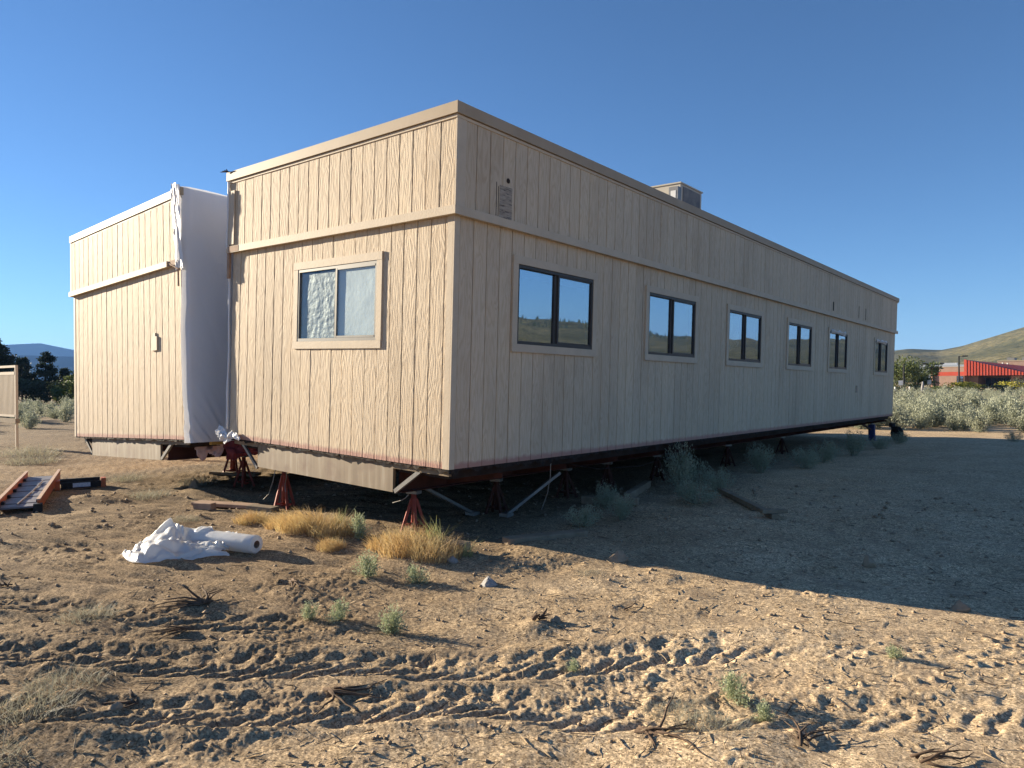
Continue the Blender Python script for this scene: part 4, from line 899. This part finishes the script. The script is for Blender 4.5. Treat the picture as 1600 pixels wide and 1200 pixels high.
# ------------------------------------------------------------------ background fields of sagebrush
LBL_R = 'pale sagebrush in the sunlit field beyond the far end of the near building'
r_ = random.Random(3); cnt = 0; pl = []
while cnt < 292:
    dd = 25.5+72*r_.random()**1.9; az = R(r_.uniform(-16, 1.5)); x = CAM.x+dd*math.sin(az); y = CAM.y+dd*math.cos(az)
    if y-5 < 19.5 or (x < -.3 and y < 21.5): continue
    if dd < 29 and r_.random() < .45: continue
    s = r_.uniform(.75, 1.15)*(.9 if dd < 32 else 1.05); pl.append((x, y)); cnt += 1
    shrub('sagebrush', SGF[cnt % 4], x, y, s*1.15, LBL_R, 'shrub', 'sagebrush in the sunlit field at right', hz=r_.uniform(.72, .95), rz=r_.uniform(0, 6))
LBL_L = 'dim sagebrush in the belt below the pines at far left'
for k in range(80):
    dd = r_.uniform(34, 62); az = R(r_.uniform(-81, -65)); x = CAM.x+dd*math.sin(az); y = CAM.y+dd*math.cos(az)
    shrub('sagebrush', SGF[k % 4], x, y, r_.uniform(.8, 1.3), LBL_L, 'shrub', 'sagebrush belt at far left', hz=r_.uniform(.7, .95), rz=r_.uniform(0, 6))

# ------------------------------------------------------------------ trees
def pos_at(px_az_deg, dist): a = R(px_az_deg); return CAM.x+dist*math.sin(a), CAM.y+dist*math.cos(a)
def pine(x, y, h, w_, label, seed, mt=M_pine, group=None, dens=1.0, name='pine_tree', low=.12):
    r_ = np.random.default_rng(seed); z0 = -.5; root = empty(name, (x, y, z0)); tag(root, label, 'tree', group); H = h-z0
    tb = MB(); tb.tube([(0, 0, 0), (.05*r_.normal(), .05*r_.normal(), H*.5), (0, 0, H*.97)], [H*.022+.03, H*.014+.02, .015], 7)
    pos = []; dr = []; lay = int(H*2.6)
    for i in range(lay):
        u = low+(1-low)*(i+r_.random())/lay; z = H*u; R_ = w_*.5*(1-u)**.62*r_.uniform(.7, 1.15)+.12; nb = r_.integers(4, 7)
        for k in range(nb):
            a = r_.uniform(0, 6.28); l = R_*r_.uniform(.65, 1.1); e = np.array([np.cos(a)*l, np.sin(a)*l, z+l*r_.uniform(.05, .45)]); s = np.array([0, 0, z])
            tb.tube([s, (s+e)/2+np.array([0, 0, -.05*l]), e], [.025, .018, .008], 3, False)
            m_ = int(70*dens*l)+18; t = r_.uniform(.25, 1.05, m_)[:, None]**.8; p = s+(e-s)*t+r_.normal(size=(m_, 3))*.13*(.4+l*.35); pos.append(p)
            d_ = (e-s)/l*.6+r_.normal(size=(m_, 3))*.8; d_[:, 2] += .35; dr.append(d_/np.linalg.norm(d_, axis=1)[:, None])
    tb.obj('trunk', M_bark, root); pos = np.vstack(pos); dr = np.vstack(dr); k = len(pos)
    v, f = leaf_cloud(pos, dr, .30*r_.uniform(.6, 1.3, k), .12*r_.uniform(.7, 1.3, k), r_)
    place('crown', np_mesh('crown', v, f, mt), parent=root); return root
def bushy(x, y, h, w_, label, seed, mt, name='leafy_tree', cat='tree', trunk=True, group=None, n=3200, z0=-.4, ls=.28):
    r_ = np.random.default_rng(seed); root = empty(name, (x, y, z0)); tag(root, label, cat, group); H = h-z0
    cl = [(r_.normal(size=3)*np.array([w_*.24, w_*.24, H*.18])+np.array([0, 0, H*(.60 if trunk else .5)]), r_.uniform(.16, .30)*w_) for _ in range(13)]
    if trunk:
        tb = MB(); tb.tube([(0, 0, 0), (0, 0, H*.35), (.1, 0, H*.55)], [H*.03, H*.022, .03], 7)
        for c, q in cl[:8]: tb.tube([(0, 0, H*.3), tuple(c*.6+np.array([0, 0, H*.2])), tuple(c)], [.06, .04, .015], 4, False)
        tb.obj('trunk', M_bark, root)
    pos = []
    for i in range(n):
        c, q = cl[r_.integers(len(cl))]; d_ = r_.normal(size=3); d_ /= np.linalg.norm(d_); pos.append(c+d_*q*r_.random()**.4*np.array([1, 1, .85]))
    pos = np.array(pos); pos[:, 2] = pos[:, 2].clip(.02, H); dr = r_.normal(size=(n, 3)); dr /= np.linalg.norm(dr, axis=1)[:, None]
    v, f = leaf_cloud(pos, dr, ls*r_.uniform(.6, 1.3, n), ls*.6*r_.uniform(.7, 1.3, n), r_); place('crown', np_mesh('crown', v, f, mt), parent=root); return root
# left: pines and bushes (azimuths follow the photograph's left edge)
x, y = pos_at(-76.2, 88); pine(x, y, 7.2, 6.4, 'big dark pine at the left edge of the picture', 301, dens=1.8)
x, y = pos_at(-74.3, 95); pine(x, y, 4.6, 4.2, 'dark pine just right of the big pine at left', 302, dens=1.5)
x, y = pos_at(-73.0, 92); pine(x, y, 5.2, 3.3, 'slim open pine in front of the blue mountains', 303, dens=.8, low=.2)
x, y = pos_at(-71.9, 96); pine(x, y, 3.5, 3.0, 'short pine right of the slim pine', 304, dens=.9)
x, y = pos_at(-71.0, 90); bushy(x, y, 3.4, 3.6, 'sunlit leafy tree right of the pines at left', 305, M_leaf)
x, y = pos_at(-69.8, 92); bushy(x, y, 3.7, 3.6, 'leafy tree partly hidden by the left unit', 306, M_leaf)
for i, az in enumerate((-76.5, -75.4, -74.3, -73.2, -72.1, -71.0, -69.9)):
    x, y = pos_at(az, 84); bushy(x, y, 2.0+.25*(i % 3), 2.6, 'dark hedge bush below the pines at far left', 320+i, M_leaf if i > 3 else M_dgreen, 'hedge_bush', 'bush', False, 'hedge bushes below the left pines', 1300)
# right
x, y = pos_at(-10.9, 112); bushy(x, y, 5.0, 6.4, 'large leafy green tree just beyond the far end of the near building', 331, M_leaf, n=5200)
x, y = pos_at(-10.0, 120); bushy(x, y, 3.4, 3.6, 'leafy tree left of the brick building', 332, M_leaf, n=2600)
x, y = pos_at(-12.6, 118); bushy(x, y, 3.6, 4.6, 'dark tree partly hidden behind the near building', 333, M_dgreen, n=2600)
x, y = pos_at(-14.5, 118); bushy(x, y, 3.8, 4.6, 'dark tree hidden deeper behind the near building', 334, M_dgreen, n=2000)
for i, (az, dd, h, w_, mt, lb) in enumerate([(-12.0, 104, .7, 4.0, M_dgreen, 'dark low bush below the large leafy tree'), (-10.2, 104, .8, 4.0, M_dgreen, 'dark low bush right of the leafy tree trunk'), (-8.6, 108, .5, 3.0, M_leaf, 'green bush beside the grey boulder'), (-7.5, 118, .95, 3.6, M_yellow, 'yellow flowering bush left of the steps'), (-6.8, 122, 1.1, 3.4, M_yellow, 'yellow flowering bush by the lamp post'), (-5.6, 116, .55, 4.4, M_dgreen, 'dark green bush in front of the steps'), (-4.7, 120, 1.0, 4.6, M_yellow, 'wide yellow flowering bush at right before the entrance'), (-4.2, 135, 1.9, 4.2, M_dgreen, 'dark shrub under the red canopy')]):
    x, y = pos_at(az, dd); bushy(x, y, h, w_, lb, 350+i, mt, 'flowering_bush' if mt is M_yellow else 'low_bush', 'bush', False, None, 1500, -.7, .22)
x, y = pos_at(-9.35, 100); o_ = rock(x, y, 1.0, 'large grey boulder left of the brick building', M_rock, 41, .7)
x, y = pos_at(-9.75, 99); st = MB().tube([(0, 0, -.3), (.05, 0, .8), (.12, 0, 1.55)], [.22, .16, .10], 8).obj('stone_post', M_rock, None, True, (x, y, -.3)); tag(st, 'pale upright stone beside the grey boulder', 'stone')
# ------------------------------------------------------------------ brick building
def brick_mat(name, c1, c2, mo):
    mt, t, b = new_mat(name); v = coords(t, (1, 1, 1)); sx = t.nodes.new('ShaderNodeSeparateXYZ'); t.links.new(v, sx.inputs[0])
    cb = t.nodes.new('ShaderNodeCombineXYZ'); t.links.new(math2(t, 'ADD', sx.outputs[0], sx.outputs[1]), cb.inputs[0]); t.links.new(sx.outputs[2], cb.inputs[1])
    br = N(t, 'ShaderNodeTexBrick', i_Scale=2.5, i_Color1=(*c1, 1), i_Color2=(*c2, 1), i_Mortar=(*mo, 1)); br.inputs['Mortar Size'].default_value = .012
    t.links.new(cb.outputs[0], br.inputs['Vector']); t.links.new(mix(t, .35, br.outputs[0], ramp(t, noise(t, v, 1.2, 5), [(.3, (.20, .12, .09)), (.7, (.34, .22, .17))])), b.inputs['Base Color']); b.inputs['Roughness'].default_value = .9; return mt
M_brick = brick_mat('brown_brick', (.27, .17, .125), (.34, .22, .165), (.30, .25, .21)); M_brick2 = brick_mat('orange_brick', (.46, .22, .13), (.52, .26, .16), (.4, .3, .22))
M_redm = mottled('red_metal', (.40, .065, .04), (.46, .08, .05), .5, .5, 0); M_redd = mottled('dark_red_metal', (.20, .035, .028), (.24, .045, .035), .5, .5, 0)
M_dark = mottled('dark_glass', (.015, .015, .018), (.03, .03, .033), 1, .2, 0)
x, y = pos_at(-9.0, 165); bb = empty('brick_building', (x, y, -1.1), (0, 0, R(-7))); tag(bb, 'brown brick building with sloping red metal canopy at far right', 'building')
MB().box(0, 5.2, 0, 14, 0, 4.85).obj('brick_wall', M_brick, bb); MB().box(-.55, -.002, -.3, 14, 0, 4.85).obj('brick_pier', M_brick2, bb)
MB().box(.0, 5.2, -.04, -.002, 3.2, 3.95).obj('red_stripe', M_redm, bb); MB().box(-.6, 5.2, -.06, 14.1, 4.86, 4.98).obj('roof_coping', M_cap, bb)
wn = MB().box(3.9, 5.0, -.05, .0, 1.2, 3.1).obj('window', M_black, bb)
for i in range(3):
    for k in range(3): MB().box(3.96+.35*i, 4.24+.35*i, -.06, -.0505, 1.27+.6*k, 1.8+.6*k).obj('pane', M_glass, wn)
MB().box(5.2, 7.0, 2.0, 14, 0, 3.2).obj('brick_wall', M_brick, bb); MB().box(7.0, 16, 6.5, 14, 0, 3.2).obj('brick_wall', M_brick, bb); MB().box(12.5, 14.2, 1.5, 6.4, 0, 3.1).obj('brick_wall', M_brick, bb)
for i in range(5): MB().box(7.3+1.0*i, 8.2+1.0*i, 6.40, 6.49, .2, 2.7).obj('door_pane', M_dark, bb)
MB().box(14.6, 18, 6.40, 6.49, .3, 2.7).obj('door_pane', M_dark, bb)
NP = 20; x0, x1 = 5.25, 15.3
for k in range(NP):
    a = x0+(x1-x0)*k/NP; b = x0+(x1-x0)*(k+1)/NP-.05; ta = 6.35-(a-x0)/(x1-x0)*2.75; tb_ = 6.35-(b-x0)/(x1-x0)*2.75
    MB().add([(a, -.35, 3.2), (b, -.35, 3.2), (b, -.35, tb_), (a, -.35, ta), (a, -.25, 3.2), (b, -.25, 3.2), (b, -.25, tb_), (a, -.25, ta)], [(0, 1, 2, 3), (7, 6, 5, 4), (0, 4, 5, 1), (1, 5, 6, 2), (2, 6, 7, 3), (3, 7, 4, 0)]).obj('canopy_panel', M_redm, bb)
    MB().box(b-.01, b+.06, -.42, -.24, 3.18, tb_+.02).obj('canopy_seam', M_redd, bb)
MB().add([(x0, -.24, 3.25), (x1, -.24, 3.25), (x1, -.24, 3.6), (x0, -.24, 6.35), (x0, 6.4, 3.25), (x1+2, 6.4, 3.25), (x1+2, 6.4, 4.4), (x0, 6.4, 6.2)], [(0, 1, 2, 3), (7, 6, 5, 4), (0, 4, 5, 1), (1, 5, 6, 2), (2, 6, 7, 3), (3, 7, 4, 0)]).obj('canopy_roof', M_redd, bb)
MB().box(8.5, 24, 10, 26, 3.2, 6.0).obj('upper_brick_wall', M_brick, bb); MB().box(8.4, 24.1, 9.9, 26, 6.001, 6.15).obj('roof_coping', M_cap, bb)
for a in (9.6, 12.2): MB().box(a, a+1.3, 12, 14, 6.16, 6.75).obj('roof_unit', M_galv, bb)
for a in (10.0, 10.8, 16.3): MB().tube([(a, 7, 3.3), (a, 7, 5.7-.12*(a-10))], .12, 8).obj('roof_pipe', M_white, bb)
for k, (s0, s1_) in enumerate(((2.0, 9.5), (2.2, 9.2), (2.4, 8.9))): MB().box(s0+1.2, s1_-1.2, -16+k*1.0, -15+k*1.0, 0, .45+.28*k).obj('entrance_step', M_white if k == 2 else M_lum, bb)
x, y = pos_at(-7.9, 420); wb = MB().box(-14, 14, -6, 6, 0, 9.2).box(-4, 2, -5, 5, 9.2, 10.2).obj('white_building', M_white, None, False, (x, y, -1), (0, 0, R(6))); tag(wb, 'long white flat roofed building far behind the trees at right', 'building')
# lamp posts
def lamp(az, dist, h, label, arms):
    x, y = pos_at(az, dist); z0 = -.5; root = empty('street_lamp', (x, y, z0), (0, 0, R(8))); tag(root, label, 'street lamp', 'dark lamp posts at right'); H = h-z0
    MB().tube([(0, 0, 0), (0, 0, H)], [.13, .10], 8).obj('pole', M_black, root)
    for s in arms:
        MB().bar((0, 0, H-.05), (s*1.1, 0, H-.05), .08, .08).obj('arm', M_black, root); MB().box(s*1.1-.35, s*1.1+.35, -.18, .18, H-.12, H+.06).obj('lamp_head', M_black, root)
lamp(-7.55, 126, 4.95, 'tall single lamp post in front of the brick building', (.7,))
lamp(-9.05, 128, 3.95, 'double lamp post left of the brick building', (-1, 1))
lamp(-10.85, 106, 3.55, 'lamp post standing before the large leafy tree', ())
for i, (az, dd, lb) in enumerate(((-11.4, 98, 'short white post below the dark trees'), (-10.5, 100, 'short pale post right of the white one'))):
    x, y = pos_at(az, dd); p_ = MB().tube([(0, 0, -.3), (0, 0, .95)], .09, 8).obj('marker_post', M_white, None, False, (x, y, -.3)); tag(p_, lb, 'post')
for az, dd, lb in ((-11.05, 103, 'small white sign on the dark lamp post'), (-9.3, 118, 'small white sign near the double lamp post')):
    x, y = pos_at(az, dd); sg = empty('small_sign', (x, y, -.4), (0, 0, R(10))); tag(sg, lb, 'sign'); MB().box(-.25, .25, -.02, .02, 1.2, 1.8).obj('sign_board', M_white, sg); MB().tube([(0, .04, 0), (0, .04, 1.7)], .035, 6).obj('sign_post', M_galv, sg)
# skyline pines on the hill
def hill_wood():
    r_ = np.random.default_rng(77); dg = bpy.context.evaluated_depsgraph_get(); hl = bpy.data.objects['hill']; n = 520; V_ = []; F_ = []
    me = hl.data; co = np.zeros(len(me.vertices)*3, np.float32); me.vertices.foreach_get('co', co); co = co.reshape(-1, 3)
    rad = np.hypot(co[:, 0]-CAM.x, co[:, 1]-CAM.y); az = np.degrees(np.arctan2(co[:, 0]-CAM.x, co[:, 1]-CAM.y))
    c = np.where((az > 26) & (az < 62) & (rad > 800) & (rad < 1000))[0]; k = 0
    for i in r_.choice(c, n):
        b = co[i]+np.array([r_.uniform(-6, 6), r_.uniform(-6, 6), -1.5]); h = r_.uniform(3.5, 7.5); w_ = h*.24; ring = [(b[0]+w_*math.cos(t), b[1]+w_*math.sin(t), b[2]+h*.12) for t in np.linspace(0, 6.28, 6)[:-1]]
        V_ += ring+[(b[0], b[1], b[2]+h)]; F_ += [(k+q, k+(q+1) % 5, k+5) for q in range(5)]; k += 6
    tag(place('hilltop_wood', np_mesh('hilltop_wood', V_, F_, M_pine)), 'far pine wood along the hill crest', 'wood', kind='stuff')
hill_wood()
# ------------------------------------------------------------------ haze
HZ = bpy.data.materials.new('air_haze'); HZ.use_nodes = True; t = HZ.node_tree; t.nodes.clear()
pv = N(t, 'ShaderNodeVolumePrincipled'); pv.inputs['Color'].default_value = (.22, .47, 1, 1); pv.inputs['Density'].default_value = 1.1e-4
ou = N(t, 'ShaderNodeOutputMaterial'); t.links.new(pv.outputs[0], ou.inputs['Volume'])
hz = MB().box(-6500, 6500, -6500, 6500, -14, 285).obj('haze', HZ); tag(hz, 'thin blue air haze over the whole place', 'haze', kind='stuff')
